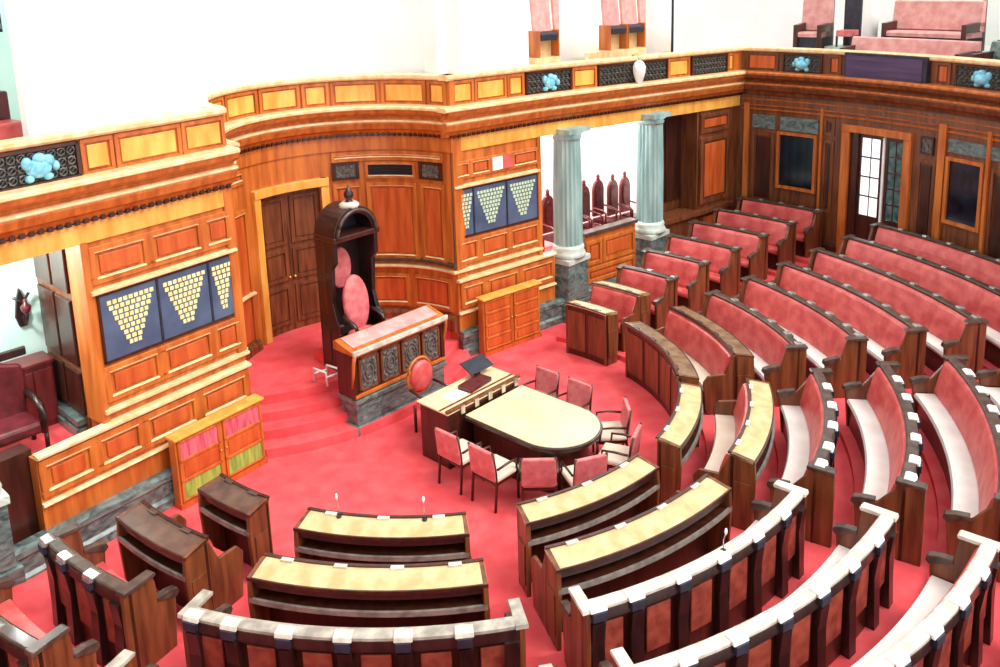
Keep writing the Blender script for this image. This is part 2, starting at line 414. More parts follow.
carved(PN, 27, 40, 3.38, 3.7, 'square carved panel just above and right of the canopied throne', None)
carved(PN, 70, 83, 3.38, 3.7, 'square carved panel beside the corner post, right of the long dark vent', None)
t = thing('wall_vent', 'long dark horizontal vent above the panels right of the throne', 'vent', PN(55, 0, 3.54))
f = MB(); panel(f, MB(), PN, 43, 68, 3.38, 3.7, .05, 8, ds=1.3, t=.05); f.build('frame', 'oak', t)
f = MB(); f.mapbox(PN, 44, 67, 0, .02, 3.43, 3.65, 8)
for i in range(4): f.mapbox(PN, 44, 67, .02, .035, 3.45+i*.05, 3.475+i*.05, 8)
f.build('grille', 'black', t)

# --- door behind the throne
def curved_door(name, P, s0, s1, z0, z1, n, wf, dsf, mf, ml, depth=-.12):
    root = bpy.data.objects.new(name, None); COL.objects.link(root); struct(root)
    f = MB(); f.mapprof(P, s0-dsf, s0, [(-.25, z0), (.07, z0), (.07, z1+wf), (-.25, z1+wf)], 2)
    f.mapprof(P, s1, s1+dsf, [(-.25, z0), (.07, z0), (.07, z1+wf), (-.25, z1+wf)], 2)
    f.mapbox(P, s0-dsf, s1+dsf, -.25, .09, z1, z1+wf, n)
    f.build('frame', mf, root, bevel=.012)
    return root
d1 = curved_door('door_1', PN, -11.5, 21, .6, 3.3, 12, .16, 4, 'oak_gold', 'teak')
for s0, s1 in ((-11.5, 4.6), (4.8, 21)):
    l = MB(); l.mapbox(PN, s0, s1, -.16, -.10, .6, 3.3, 4)
    for z0, z1 in ((.75, 1.5), (1.6, 2.2), (2.3, 3.2)): panel(l, l, PN, s0+1.2, s1-1.2, z0, z1, .06, 4, ds=1.5, d0=-.10, t=.03)
    leaf = l.build('leaf', 'teak', d1)
    h = MB(); x = 3.4 if s0 < 0 else 6.0
    p = PN(x, -.06, 1.65); h.ball(p, .03, .03, .03); h.tube([PN(x, -.1, 1.65), PN(x, -.05, 1.65)], .012)
    h.build('handle', 'brass', leaf)

# --- curved wall on the right
b = MB(); n = 40
DA0, DA1 = 72.6, 79.4      # door opening
for a0, a1, z0, z1 in ((PH0, DA0, 0, 4.4), (DA1, PHC, 0, 4.4), (DA0, DA1, 3.45, 4.4)):
    b.mapbox(PA, a0, a1, -.25, 0, z0, z1, max(4, int((a1-a0)/1.5)))
struct(b.build('wall_back', 'teak'))  # darker wood here stands in for the weaker light on this wall
mould(PB, [(PH0, PHC-.9)], CORNICE, 'trim_cornice_back', 'teak', 40)
mould(PB, [(PH0, PHC-.9)], CAP1, 'trim_cornice_cap_back', 'oak', 40); mould(PB, [(PH0, PHC-.9)], CAP2, 'trim_cornice_bead_back', 'oak', 40)
mould(PB, [(PH0, PHC-.4)], RAIL, 'trim_rail_back', 'oak_light', 40)
b = MB(); b.mapbox(PB, PH0, PHC, -.12, .02, 4.74, 5.25, 40); struct(b.build('trim_parapet_back', 'teak'))
b = MB(); b.mapbox(PB, PH0, PHC-.2, 0, .05, 4.2, 4.25, 40); struct(b.build('trim_dentil_back', 'teak_dark'))
b = MB(); b.mapbox(PA, PH0, PHC-.2, 0, .03, 3.85, 4.2, 40); struct(b.build('trim_frieze_back', 'teak'))
for q in (3.74, 3.84, 3.98): mould(PA, [(PH0, PHC-.3)], [(0, q), (.035, q), (.045, q+.02), (0, q+.035)], 'trim_bead_back', 'oak', 40)
fr = MB(); fl = MB()
for a0, a1 in ((89, 93.2), (80.9, 82.6), (67.6, 69.4), (50, 58)):
    panel(fr, fl, PB, a0, a1, 4.77, 5.22, .05, 3, ds=.3, d0=.02, t=.03)
struct(fr.build('trim_parapet_frames_back', 'teak')); struct(fl.build('trim_parapet_fields_back', 'oak_red'))
fr = MB(); fl = MB()
for a0, a1, z0, z1 in ((89.2, 92.2, 1.5, 3.2), (81.4, 82.8, 1.5, 3.2), (68.6, 70.8, 1.3, 3.1), (59.5, 62, 1.3, 3.2), (56, 59, 1.3, 3.2),
                       (81.4, 82.8, 3.3, 3.7), (83.3, 92.2, .8, 1.5), (56, 70.8, .7, 1.25)):
    panel(fr, fl, PA, a0, a1, z0, z1, .07, 4, ds=.35)
struct(fr.build('trim_panel_frames_back', 'teak')); struct(fl.build('trim_panel_fields_back', 'teak_dark'))
b = MB()
for a0, a1 in ((92.6, 93.3), (82.9, 83.2), (67.5, 68.4), (62.2, 62.6)): b.mapbox(PA, a0, a1, 0, .07, .7, 3.9)
struct(b.build('trim_pilasters_back', 'oak', bevel=.01))
# greenish lights over the panels
b = MB(); b.mapbox(PA, 83.5, 88.5, 0, .03, 3.3, 3.62, 6); b.mapbox(PA, 89.2, 92.2, 0, .03, 3.3, 3.62, 4); b.mapbox(PA, 56, 67.3, 0, .03, 3.36, 3.62, 8)
struct(b.build('trim_transom_back', 'stone'))
carved(PA, 69.0, 70.6, 3.22, 3.58, 'small carved panel right of the glazed door on the curved wall', None, .0)
for i, (a0, a1, z0, z1) in enumerate(((83.9, 88.4, 1.98, 3.2), (63.1, 66.9, 1.98, 3.2))):
    root = bpy.data.objects.new('window_%d' % (i+1), None); COL.objects.link(root); struct(root)
    f = MB(); w = .07; ds = .36
    f.mapbox(PA, a0-ds, a1+ds, 0, .08, z0-w, z0, 4); f.mapbox(PA, a0-ds, a1+ds, 0, .08, z1, z1+w, 4)
    f.mapbox(PA, a0-ds, a0, 0, .08, z0, z1); f.mapbox(PA, a1, a1+ds, 0, .08, z0, z1); f.build('frame', 'oak', root, bevel=.008)
    g = MB(); g.mapbox(PA, a0, a1, 0, .03, z0, z1, 4); g.build('pane', 'glass_dark', root)
# glazed door
d2 = curved_door('door_2', PA, DA0, DA1, .63, 3.45, 4, .16, 1.0, 'oak', 'teak')
l = MB(); l.mapbox(PA, 78.5, DA1, -.9, -.02, .63, 3.45)
l.build('reveal', 'teak_dark', d2)
for (a0, a1, m, nx, nz) in ((75.6, 78.5, 'glow_glass', 2, 4), (72.8, 75.2, 'teal_glass', 2, 5)):
    lf = MB(); w = .09
    lf.mapbox(PA, a0, a0+.3, -.14, -.08, .7, 3.42); lf.mapbox(PA, a1-.3, a1, -.14, -.08, .7, 3.42)
    lf.mapbox(PA, a0, a1, -.14, -.08, 3.34, 3.42, 2); lf.mapbox(PA, a0, a1, -.14, -.08, .66, 1.6, 2)
    for i in range(1, nx): 
        a = a0+(a1-a0)*i/nx; lf.mapbox(PA, a-.04, a+.04, -.14, -.09, 1.5, 3.4)
    for i in range(1, nz):
        z = 1.6+1.75*i/nz; lf.mapbox(PA, a0, a1, -.14, -.09, z-.015, z+.015, 2)
    leaf = lf.build('leaf', 'teak_dark', d2)
    g = MB(); g.mapbox(PA, a0+.1, a1-.1, -.125, -.11, 1.5, 3.36, 2); g.build('pane', m, leaf)
g = MB(); g.mapbox(PA, 75.25, 75.5, -.2, -.05, .8, 3.4); g.build('white_edge', 'white_paint', d2)
# plinth of curved wall
mould(PA, [(PH0, DA0-.9), (DA1+.9, PHC-.6)], [(0, .6), (.1, .6), (.1, .75), (0, .8)], 'trim_base_back', 'teak_dark', 20)

struct(GLINT_BEAD.build('trim_highlight_beads', 'oak_light'))
b = MB(); b.mapbox(PL, -5.95, -5.3, -.4, -.14, 0, 1.52); struct(b.build('trim_pedestal_return', 'teak_dark'))
# --- alcoves behind the wall line
b = MB(); b.box(-12, -4.3, 3.1, 3.3, 1.2, 4.6); struct(b.build('wall_alcove_left', 'aqua_plaster'))
b = MB(); b.box(-4.48, -4.30, 1.9, 3.1, 1.2, 4.3); struct(b.build('wall_alcove_return', 'teak'))
fr = MB(); fl = MB()
for n0, n1 in ((1.95, 2.42), (2.5, 3.02)):
    fr.box(-4.52, -4.48, n0, n1, 1.5, 2.1); fr.box(-4.52, -4.48, n0, n1, 2.2, 3.1); fr.box(-4.52, -4.48, n0, n1, 3.2, 3.8)
struct(fr.build('trim_alcove_panels', 'teak_dark', bevel=.01))
b = MB(); b.box(-12, -4.3, 1.86, 3.7, 1.0, 1.2); struct(b.build('floor_alcove_left', 'carpet'))
b = MB(); b.box(-4.62, -4.48, 2.0, 3.1, 1.2, 1.32); b.box(-4.6, -4.48, 2.0, 3.1, 1.36, 1.44); struct(b.build('baseboard_alcove', 'stone'))
b = MB(); b.mapbox(PR, 4.2, 9.3, -2.9, -2.7, .4, 4.8); b.mapbox(PR, 9.2, 9.3, -2.7, -.6, .4, 4.4); b.mapbox(PR, 8.1, 9.2, -.64, -.6, .4, 4.4); struct(b.build('wall_alcove_right', 'plaster'))
b = MB(); b.mapbox(PR, 4.2, 9.2, -2.7, -.65, .3, .5); b.mapbox(PR, 4.2, 8.05, -.65, -.12, .3, .5); struct(b.build('floor_alcove_right', 'carpet'))
b = MB(); b.mapbox(PR, 8.1, 9.35, -.6, -.5, 0, 4.3); b.mapbox(PR, 8.06, 8.12, -.64, -.0, 0, 4.3); b.mapbox(PR, 9.3, 9.4, -.6, 0, 0, 4.3)
b.mapbox(PR, 9.35, UC+.1, -.3, 0, 0, 4.3); struct(b.build('wall_corner', 'teak'))
b = MB()
for a, c in ((8.15, 8.72), (8.76, 9.33)): b.mapbox(PR, a, c, -.5, -.46, 1.7, 3.8)
struct(b.build('trim_recess_panels', 'teak_dark', bevel=.02))
fr = MB(); fl = MB()
panel(fr, fl, PR, 9.42, 10.5, 1.6, 3.2, .1); panel(fr, fl, PR, 9.42, 10.5, 3.3, 3.75, .08); panel(fr, fl, PR, 9.42, 10.5, .7, 1.4, .08)
struct(fr.build('trim_corner_frames', 'teak', bevel=.01)); struct(fl.build('trim_corner_fields', 'oak_red', bevel=.01))
b = MB(); b.mapbox(PR, 8.12, 10.6, -.4, .12, 1.38, 1.5); b.mapbox(PR, 8.12, 9.4, -.46, .03, 0, 1.38); struct(b.build('trim_corner_shelf', 'teak', bevel=.01))

# wainscot between the two columns
t = thing('alcove_parapet', 'low panelled wooden parapet between the two stone columns', 'parapet', PR(6.7, 0, .5))
f = MB(); f.mapbox(PR, 5.66, 7.2, -.12, 0, .5, 1.62); f.build('body', 'oak', t)
f = MB(); g = MB(); panel(f, g, PR, 5.68, 6.15, .95, 1.5, .08); panel(f, g, PR, 6.17, 7.18, .95, 1.5, .08); panel(f, g, PR, 5.68, 7.18, .55, .9, .08)
f.build('frame', 'oak', t, bevel=.01); g.build('panel_field', 'oak_red', t, bevel=.01)
f = MB(); f.mapbox(PR, 5.62, 7.24, -.18, .06, 1.62, 1.70); f.build('cap', 'ledge_dark', t, bevel=.01)

# ------------------------------------------------------------------ upper level
b = MB()
def QL(u, d, z): return PL(u, d-.32, z)
b.mapbox(PL, -4.72, -2.2, -.45, -.3, 4.7, 9)
b.mapbox(PN, -90, 90, -.7, -.3, 4.7, 9, 60)
b.mapbox(PR, 2.3, 4.48, -.7, -.3, 4.7, 9)
b.mapbox(PL, -4.72, -2.2, -.34, -.12, 4.7, 5.18); b.mapbox(PN, -82, 80, -.34, -.12, 4.7, 5.18, 60); b.mapbox(PR, 2.3, 4.32, -.34, -.12, 4.7, 5.18)
struct(b.build('wall_upper', 'plaster'))
b = MB(); b.mapbox(PR, 4.32, UC, -5, -.12, 4.5, 4.72); b.mapbox(PA, PH0, PHC, -6, -.12, 4.5, 4.72, 40); b.mapbox(PL, -12, -3.0, -5, -.7, 4.5, 4.72); b.mapbox(PL, -12, -4.7, -.7, -.12, 4.5, 4.72)
struct(b.build('floor_gallery', 'stone_light'))
b = MB(); b.mapbox(PR, 4.0, 11, -5.2, -5.0, 4.5, 10); b.mapbox(PA, PH0, 110, -6.2, -6, 4.5, 10, 40); struct(b.build('wall_gallery', 'plaster'))
b = MB(); b.mapbox(PL, -12, -3.0, -3.2, -3.0, 4.5, 10); struct(b.build('wall_gallery_left', 'aqua_plaster'))

def white_column(P, s, hw, label, d=-.45, r=.36):
    c = P(s, d, 4.72); t = thing('gallery_column', label, 'column', c, 'white gallery columns')
    f = MB(); f.lathe(c, [(r*.9, .5), (r*.92, 1.2), (r*.88, 4.2)], 28); f.build('shaft', 'plaster', t)
    f = MB(); f.box(c[0]-r*1.15, c[0]+r*1.15, c[1]-r*1.15, c[1]+r*1.15, 4.72, 5.1)
    f.lathe((c[0], c[1], 5.1), [(r*1.18, 0), (r*1.22, .05), (r*1.12, .1), (r*.98, .13)], 28); f.build('base', 'plaster', t)
white_column(PR, 5.80, .4, 'white gallery column above the left fluted stone column', r=.29)
white_column(PR, 8.45, .4, 'white gallery column above the right fluted stone column', r=.31)
white_column(PA, 84.0, .2, 'slim white gallery column standing above the glazed door', -2.35, .19)
white_column(PA, 66.5, .2, 'white gallery column at the right edge behind the front gallery bench', -2.2, .5)
# thin dark pipe by the right column
b = MB(); p = PR(8.98, -.5, 4.72); b.tube([p, (p[0], p[1], 9)], .035); tag(b.build('drain_pipe', 'navy'), 'thin dark vertical pipe beside the right white gallery column', 'pipe')

# gallery theatre seats
def gallery_seat():
    t = thing('tip_up_chair', 'x', 'chair', local=True, group='tip-up chairs in the gallery behind the columns')
    f = MB(); f.obox((0, .04, 1.0), .54, .09, 1.0, rx=-.10); f.build('back', 'pink_cloth', t, bevel=.03)
    f = MB(); f.obox((0, -.12, .46), .52, .30, .16, rx=.2); f.build('seat', 'navy', t, bevel=.03)
    for s in (-1, 1): f = MB(); f.box(s*.285-.015, s*.285+.015, -.26, .12, .0, .58); f.build('side_frame', 'oak', t, bevel=.01)
    f = MB(); f.box(-.26, .26, -.02, .06, 0, .38); f.build('footing', 'oak_light', t)
    return t
gs = gallery_seat(); first = True
for i, u in enumerate((6.30, 6.92, 8.50, 9.12, 9.74)):
    p = PR(u, -1.95, 5.26)
    lab = '%s pink tip-up chair from the left in the gallery row above the colonnade' % ['first', 'second', 'third', 'fourth', 'fifth'][i]
    if first: gs.location = p; gs.rotation_euler = (0, 0, Ra); gs['label'] = lab; first = False
    else: dup(gs, p, Ra, lab)
b = MB(); b.mapbox(PR, 4.5, 10.3, -4.9, -1.65, 4.72, 5.26); struct(b.build('floor_gallery_riser', 'oak_light'))

# gallery benches on the curved side
def gallery_bench(name, a0, a1, r, zb, zs, zt, label, mback, mbase):
    x, y = polar((a0+a1)/2, r); t = thing(name, label, 'bench', (x, y, zb), 'padded gallery benches above the curved wall')
    P = lambda ph, d, z: polar(ph, r+d)+(z,)
    f = MB(); f.mapprof(P, a0, a1, [(.10, zs), (.02, zs+.03), (.10, zt-.02), (.14, zt), (.20, zt), (.20, zs)], 10); f.build('backrest', mback, t)
    f = MB(); f.mapprof(P, a0, a1, [(-.45, zs-.12), (-.46, zs-.04), (-.42, zs), (.12, zs), (.12, zs-.12)], 10); f.build('seat', mback, t)
    f = MB(); f.mapbox(P, a0, a1, -.40, .18, zb, zs-.12, 10); f.build('base', mbase, t)
    for e in (a0, a1-.5):
        f = MB(); f.mapprof(P, e, e+.5, [(-.48, zb), (-.48, zs+.18), (.2, zs+.22), (.24, zt+.02), (.26, zb)], 1); f.build('end_panel', 'teak_dark', t, bevel=.01)
gallery_bench('gallery_bench', 69.9, 83.6, 12.2, 4.72, 5.02, 5.42, 'long pale pink gallery bench directly behind the curved parapet', 'pink_cloth', 'teak')
gallery_bench('gallery_bench', 73.4, 82.2, 13.5, 5.1, 5.52, 6.2, 'upper pink gallery bench behind the long front bench', 'pink_cloth', 'navy')
gallery_bench('gallery_bench', 88.4, 91.6, 13.3, 4.72, 5.45, 6.4, 'short pink gallery bench left of the slim white column', 'pink_cloth', 'navy')
gallery_bench('gallery_bench', 62.0, 66.8, 11.7, 4.72, 5.1, 5.50, 'dark gallery bench at the right edge of the curved parapet', 'stone', 'navy')
b = MB(); b.mapbox(PA, PH0, 92, -4.5, -2.1, 4.72, 5.1, 30); struct(b.build('floor_gallery_step', 'stone_light'))
t = thing('gallery_chair', 'dark gallery chair with pink seat beside the slim white column', 'chair', polar(86.6, 13.5)+(4.72,))
P = lambda ph, d, z: polar(ph+2.2, 13.5+d)+(z,)
f = MB(); f.mapbox(P, 83.3, 85.1, .0, .1, 5.1, 6.5, 2); f.build('back', 'navy', t, bevel=.02)
f = MB(); f.mapbox(P, 83.4, 85.0, -.45, 0, 5.35, 5.5, 2); f.build('seat', 'pink_leather', t, bevel=.02)
for a in (83.35, 84.9):
    for d in (-.42, .02):
        f = MB(); f.mapbox(P, a, a+.15, d, d+.05, 4.72 if d < -.5 else 4.72, 5.36); f.build('leg', 'navy', t)
# seat glimpsed upper left
t = thing('gallery_armchair', 'red seat in the gallery opening at the upper left corner', 'seat', PL(-5.3, -.9, 4.72))
f = MB(); f.mapbox(PL, -5.5, -4.46, -1.25, -.85, 4.72, 5.42); f.build('seat', 'red_leather', t, bevel=.03)
f = MB(); f.mapbox(PL, -5.5, -4.46, -1.5, -1.25, 4.72, 5.78); f.build('back', 'maroon', t, bevel=.03)
t = thing('hanging_display', 'dark louvred box high in the upper left gallery opening', 'box', PL(-5.0, -1.5, 6.5))
f = MB(); f.mapbox(PL, -5.6, -4.44, -1.5, -1.2, 6.52, 7.6); f.build('case', 'navy', t)
for i in range(8): f = MB(); f.mapbox(PL, -5.55, -4.46, -1.2, -1.17, 6.56+.13*i, 6.63+.13*i); f.build('louvre', 'stone', t)

# carved grilles with crests on the parapet
def crest(mb, P, s, z, ks, d=.06):
    for (a, q, ra, rq) in ((0, -.02, .17, .13), (-.13, .05, .07, .09), (.12, .06, .08, .08), (.02, .09, .09, .08), (-.12, -.13, .06, .05), (.10, -.13, .07, .05), (.2, -.02, .05, .07)):
        p = P(s+a*ks, d, z+q); mb.ball(p, ra*.9, ra*.9 if P is PB else .06, rq*.9, 12, 8)
def grille(P, s0, s1, label, n, ks=1., with_crest=True, z0=4.77, z1=5.22):
    t = thing('parapet_grille', label, 'grille', P((s0+s1)/2, .02, z0), 'carved grilles along the gallery parapet')
    f = MB(); w = .04; dw = w*ks
    f.mapbox(P, s0, s1, .02, .07, z0, z0+w, n); f.mapbox(P, s0, s1, .02, .07, z1-w, z1, n)
    f.mapbox(P, s0, s0+dw, .02, .07, z0, z1); f.mapbox(P, s1-dw, s1, .02, .07, z0, z1); f.build('frame', 'teak_dark', t)
    f = MB(); f.mapbox(P, s0+dw, s1-dw, .02, .03, z0+w, z1-w, n); f.build('backing', 'black', t)
    f = MB(); L = (s1-s0-2*dw); nx = max(3, int(L/ks/.11))
    for i in range(nx):
        for j in range(3):
            c = s0+dw+L*(i+.5)/nx; q = z0+w+(z1-z0-2*w)*(j+.5)/3
            r = .048
            pts = [P(c+r*ks*math.cos(a*PI/4), .045, q+r*math.sin(a*PI/4)) for a in range(9)]
            f.tube(pts, .012, 5)
            f.tube([P(c-.05*ks, .04, q-.05), P(c+.05*ks, .04, q+.05)], .008, 4)
    f.build('tracery', 'grille', t)
    if with_crest:
        f = MB(); crest(f, P, (s0+s1)/2, (z0+z1)/2, ks, .07); f.build('crest', 'aqua_crest', t)
grille(PL, -5.35, -4.33, 'carved grille with light blue crest at the left end of the parapet', 1)
grille(PU, 4.09, 5.28, 'carved grille with blue crest between yellow panels, left of the white lamp', 1)
grille(PU, 6.03, 8.18, 'long dark carved grille behind the small white hanging lamp', 1, with_crest=False)
grille(PU, 9.0, 10.3, 'short dark carved grille next to the room corner', 1, with_crest=False)
KA = math.degrees(1/RW)
grille(PB, 83.3, 88.4, 'carved grille with blue crest above the dark window by the corner', 4, KA)
grille(PB, 60.5, 67.0, 'carved grille with blue crest above the far right dark window', 4, KA)
t = thing('parapet_board', 'dark violet display board hung on the curved gallery parapet', 'board', PA(75, .05, 4.6))
f = MB(); f.mapbox(PB, 70.0, 80.2, .03, .16, 4.66, 5.31, 8); f.build('case', 'navy', t, bevel=.01)
f = MB(); f.mapbox(PB, 70.5, 79.9, .16, .175, 4.68, 5.25, 8); f.build('screen', 'violet', t)
t = thing('parapet_lamp', 'small white teardrop lamp in front of the long carved grille', 'lamp', PR(7.1, .2, 4.7))
f = MB(); p = PR(7.1, .2, 4.7); f.lathe(p, [(.01, 0), (.07, .06), (.13, .25), (.14, .38), (.10, .47), (.03, .52)], 16); f.build('shade', 'white_paint', t)
f = MB(); f.tube([PR(7.1, .0, 5.3), PR(7.1, .14, 5.36), PR(7.1, .2, 5.2)], .015); f.build('bracket', 'brass', t)

# ------------------------------------------------------------------ stone columns below
def fluted(P, u, d, label, r=.30):
    c = P(u, d, 0); t = thing('stone_column', label, 'column', c, 'fluted stone columns of the colonnade')
    x, y = c[0], c[1]
    f = MB(); f.box(x-.40, x+.40, y-.30, y+.40, 0, .38); f.box(x-.34, x+.34, y-.26, y+.36, .38, 1.22); f.build('pedestal', 'stone', t, bevel=.02)
    f = MB(); f.box(x-.36, x+.36, y-.30, y+.38, 1.22, 1.32); f.lathe((x, y, 1.32), [(.35, 0), (.37, .05), (.35, .1), (.32, .14), (.335, .2), (.305, .26)], 28)
    f.build('base', 'stone_light', t)
    f = MB(); f.lathe((x, y, 1.58), [(r, 0), (r, 1.2), (r*.93, 2.2)], 40, flute=1, fr=.09, smooth=False); f.build('shaft', 'column_stone', t)
    f = MB(); f.lathe((x, y, 3.78), [(r*.95, 0), (r*1.05, .05), (r*.95, .08), (r*1.2, .15)], 28); f.box(x-.34, x+.34, y-.34, y+.34, 3.93, 4.02); f.build('capital', 'column_stone', t)
fluted(PR, 5.20, -.02, 'grey green fluted stone column, the left one of the colonnade')
fluted(PR, 7.70, -.02, 'grey green fluted stone column, the right one of the colonnade')
fluted(PL, -6.12, -.02, 'stone column base cut off at the left edge of the picture')

# ------------------------------------------------------------------ display boards on the walls
def board(P, lo, hi, cuts, m, label):
    t = thing('seat_display_board', label, 'display board', P((lo+hi)/2, 0, 2.3), 'electronic seat boards on the rostrum wall')
    f = MB(); f.mapbox(P, lo, hi, 0, .03, 2.28, 2.32); f.mapbox(P, lo, hi, 0, .03, 3.19, 3.23); f.mapbox(P, lo, lo+.03, 0, .03, 2.3, 3.2); f.mapbox(P, hi-.03, hi, 0, .03, 2.3, 3.2)
    f.build('frame', 'teak_dark', t)
    f = MB(); f.mapbox(P, lo+.03, hi-.03, 0, .025, 2.32, 3.19); f.build('screen', 'screen', t)
    for c in cuts[1:-1]: f = MB(); f.mapbox(P, c-.015, c+.015, .02, .04, 2.32, 3.19); f.build('divider', 'navy', t)
    for a, c in zip(cuts[:-1], cuts[1:]):
        f = MB(); w = c-a; rows = 9; z1 = 3.12; z0 = 2.44; cw = .075
        for j in range(rows):
            q = z1-(z1-z0)*(j+.9)/rows
            half = (w*.42)*(1-.72*j/(rows-1)); k = max(2, int(round(2*half/cw)))
            for i in range(k):
                x = (a+c)/2-half+2*half*(i+.5)/k + (.0 if j % 2 else .012)
                f.mapbox(P, x-half/k*.72, x+half/k*.72, .025, .035, q, q+(z1-z0)/rows*.72)
        f.build('seat_lights', m, t)
board(PL, -4.33, -2.27, [-4.30, -3.50, -2.70, -2.29], 'cell_gold', 'blue seat display board with gold dotted wedges on the left wall')
board(PR, 2.38, 4.36, [2.40, 2.76, 3.56, 4.34], 'cell_green', 'blue seat display board with pale green wedges right of the niche')

# small red and white plaques above the right board
t = thing('wall_plaque', 'small red and white plaque above the right display board', 'plaque', PR(3.4, .03, 3.45))
f = MB(); f.mapbox(PR, 3.22, 3.46, .03, .06, 3.45, 3.7); f.build('white_half', 'white_paint', t)
f = MB(); f.mapbox(PR, 3.46, 3.70, .03, .06, 3.45, 3.7); f.build('red_half', 'red_leather', t)

# ------------------------------------------------------------------ cabinets below the boards
def cabinet(P, lo, hi, dep, h, label, cols, rows, mats, group=None):
    t = thing('cabinet', label, 'cabinet', P((lo+hi)/2, .2, 0), group)
    f = MB(); f.mapbox(P, lo, hi, .22, dep-.03, 0, h-.04); f.build('body', 'oak', t, bevel=.008)
    f = MB(); f.mapbox(P, lo-.03, hi+.03, .2, dep+.02, h-.04, h); f.build('top', 'oak_gold', t, bevel=.01)
    f = MB(); f.mapbox(P, lo-.01, hi+.01, .22, dep, 0, .08); f.build('plinth', 'oak_red', t)
    for i in range(cols):
        a = lo+(hi-lo)*i/cols+.03; c = lo+(hi-lo)*(i+1)/cols-.03
        d = MB(); w = .035
        d.mapbox(P, a, c, dep-.03, dep, .1, .1+w); d.mapbox(P, a, c, dep-.03, dep, h-.06-w, h-.06)
        d.mapbox(P, a, a+w, dep-.03, dep, .1, h-.06); d.mapbox(P, c-w, c, dep-.03, dep, .1, h-.06)
        for j in range(1, rows):
            q = .1+(h-.16)*j/rows; d.mapbox(P, a, c, dep-.03, dep, q-.02, q+.02)
        door = d.build('door', 'oak', t, bevel=.006)
        for j in range(rows):
            q0 = .1+(h-.16)*j/rows+.02; q1 = .1+(h-.16)*(j+1)/rows-.02
            p = MB(); p.mapbox(P, a+w, c-w, dep-.03, dep-.015, q0, q1)
            if mats[i][j] == 'oak_red': p.mapbox(P, a+w*2, c-w*2, dep-.02, dep-.005, q0+.04, q1-.04)
            p.build('panel', mats[i][j], door)
        k = MB(); x = c-w/2 if i == 0 else a+w/2; pk = P(x, dep+.015, h*.55); k.ball(pk, .015, .015, .015); k.build('knob', 'brass', door)
cabinet(PL, -3.72, -2.28, .40, 1.06, 'low oak cabinet with green and rose door panels under the left display board', 2, 3,
        [['green_cloth', 'oak_red', 'rose_cloth'], ['green_cloth', 'oak_red', 'rose_cloth']])
cabinet(PR, 2.62, 4.02, .42, 1.14, 'plain oak cabinet of panelled doors under the right display board', 2, 4, [['oak_red']*4, ['oak_red']*4])

# ------------------------------------------------------------------ rostrum: dais desk, throne, chair
t = thing('dais_desk', 'tall carved rostrum desk on a grey marble base in front of the throne', 'desk', (0, 1.15, 0))
f = MB(); f.box(-.98, .98, 1.02, 1.50, 0, .16); f.box(-.94, .94, 1.06, 1.47, .16, .52); f.box(-.98, .98, 1.02, 1.50, .52, .6); f.build('marble_base', 'stone', t, bevel=.015)
f = MB(); f.box(-.92, .92, 1.08, 1.45, .6, 1.36); f.build('body', 'teak_dark', t, bevel=.01)
for i in range(4):
    g = MB(); a = -.86+i*.44
    g.box(a, a+.4, 1.05, 1.08, .70, .74); g.box(a, a+.4, 1.05, 1.08, 1.24, 1.28); g.box(a, a+.04, 1.05, 1.08, .70, 1.28); g.box(a+.36, a+.4, 1.05, 1.08, .70, 1.28)
    fp = g.build('front_panel', 'teak', t, bevel=.006)
    c = MB(); c.box(a+.04, a+.36, 1.065, 1.08, .74, 1.24)
    for r_ in (.12, .07): c.tube([(a+.2+r_*math.cos(q*PI/8), 1.06, .99+1.5*r_*math.sin(q*PI/8)) for q in range(17)], .014, 5)
    for s in (-1, 1):
        for q in (.80, 1.18): c.ball((a+.2+s*.1, 1.06, q), .035, .02, .035, 8, 6)
    c.build('carving', 'grille', fp)
f = MB(); f.box(-.96, .96, 1.04, 1.10, .62, .68); f.build('lower_moulding', 'oak', t, bevel=.01); f = MB(); f.box(-.95, .95, 1.03, 1.09, 1.30, 1.36); f.build('upper_moulding', 'oak', t, bevel=.01)
for s in (-1, 1):
    f = MB(); f.plate_yz([(1.05, .6), (1.06, 1.36), (1.12, 1.42), (1.46, 1.42), (1.48, 1.0), (1.48, .6)], s*.93-.04, s*.93+.04); f.build('side_panel', 'teak_dark', t, bevel=.01)
    f = MB(); f.tube([(s*.96, 1.0, 1.40), (s*.98, 1.02, 1.25), (s*.97, 1.06, 1.05), (s*.97, 1.1, .8)], .035, 8, .02); f.build('corner_scroll', 'oak', t)
f = MB(); f.plate_yz([(1.0, 1.36), (1.0, 1.41), (1.45, 1.52), (1.5, 1.50), (1.5, 1.36)], -1.0, 1.0); f.build('top', 'oak', t, bevel=.01)
f = MB(); f.plate_yz([(1.12, 1.442), (1.12, 1.452), (1.42, 1.526), (1.42, 1.516)], -.9, .9); f.build('leather_inlay', 'pink_cloth', t)
f = MB(); f.box(-1.0, 1.0, .97, 1.02, 1.36, 1.44); f.build('front_rail', 'ledge_pale', t, bevel=.01)
t.location = (t.location.x+.10, t.location.y-.09, 0)
b = MB(); b.box(-.36, .95, 1.5, 2.75, .6, .78); struct(b.build('floor_rostrum', 'carpet'))

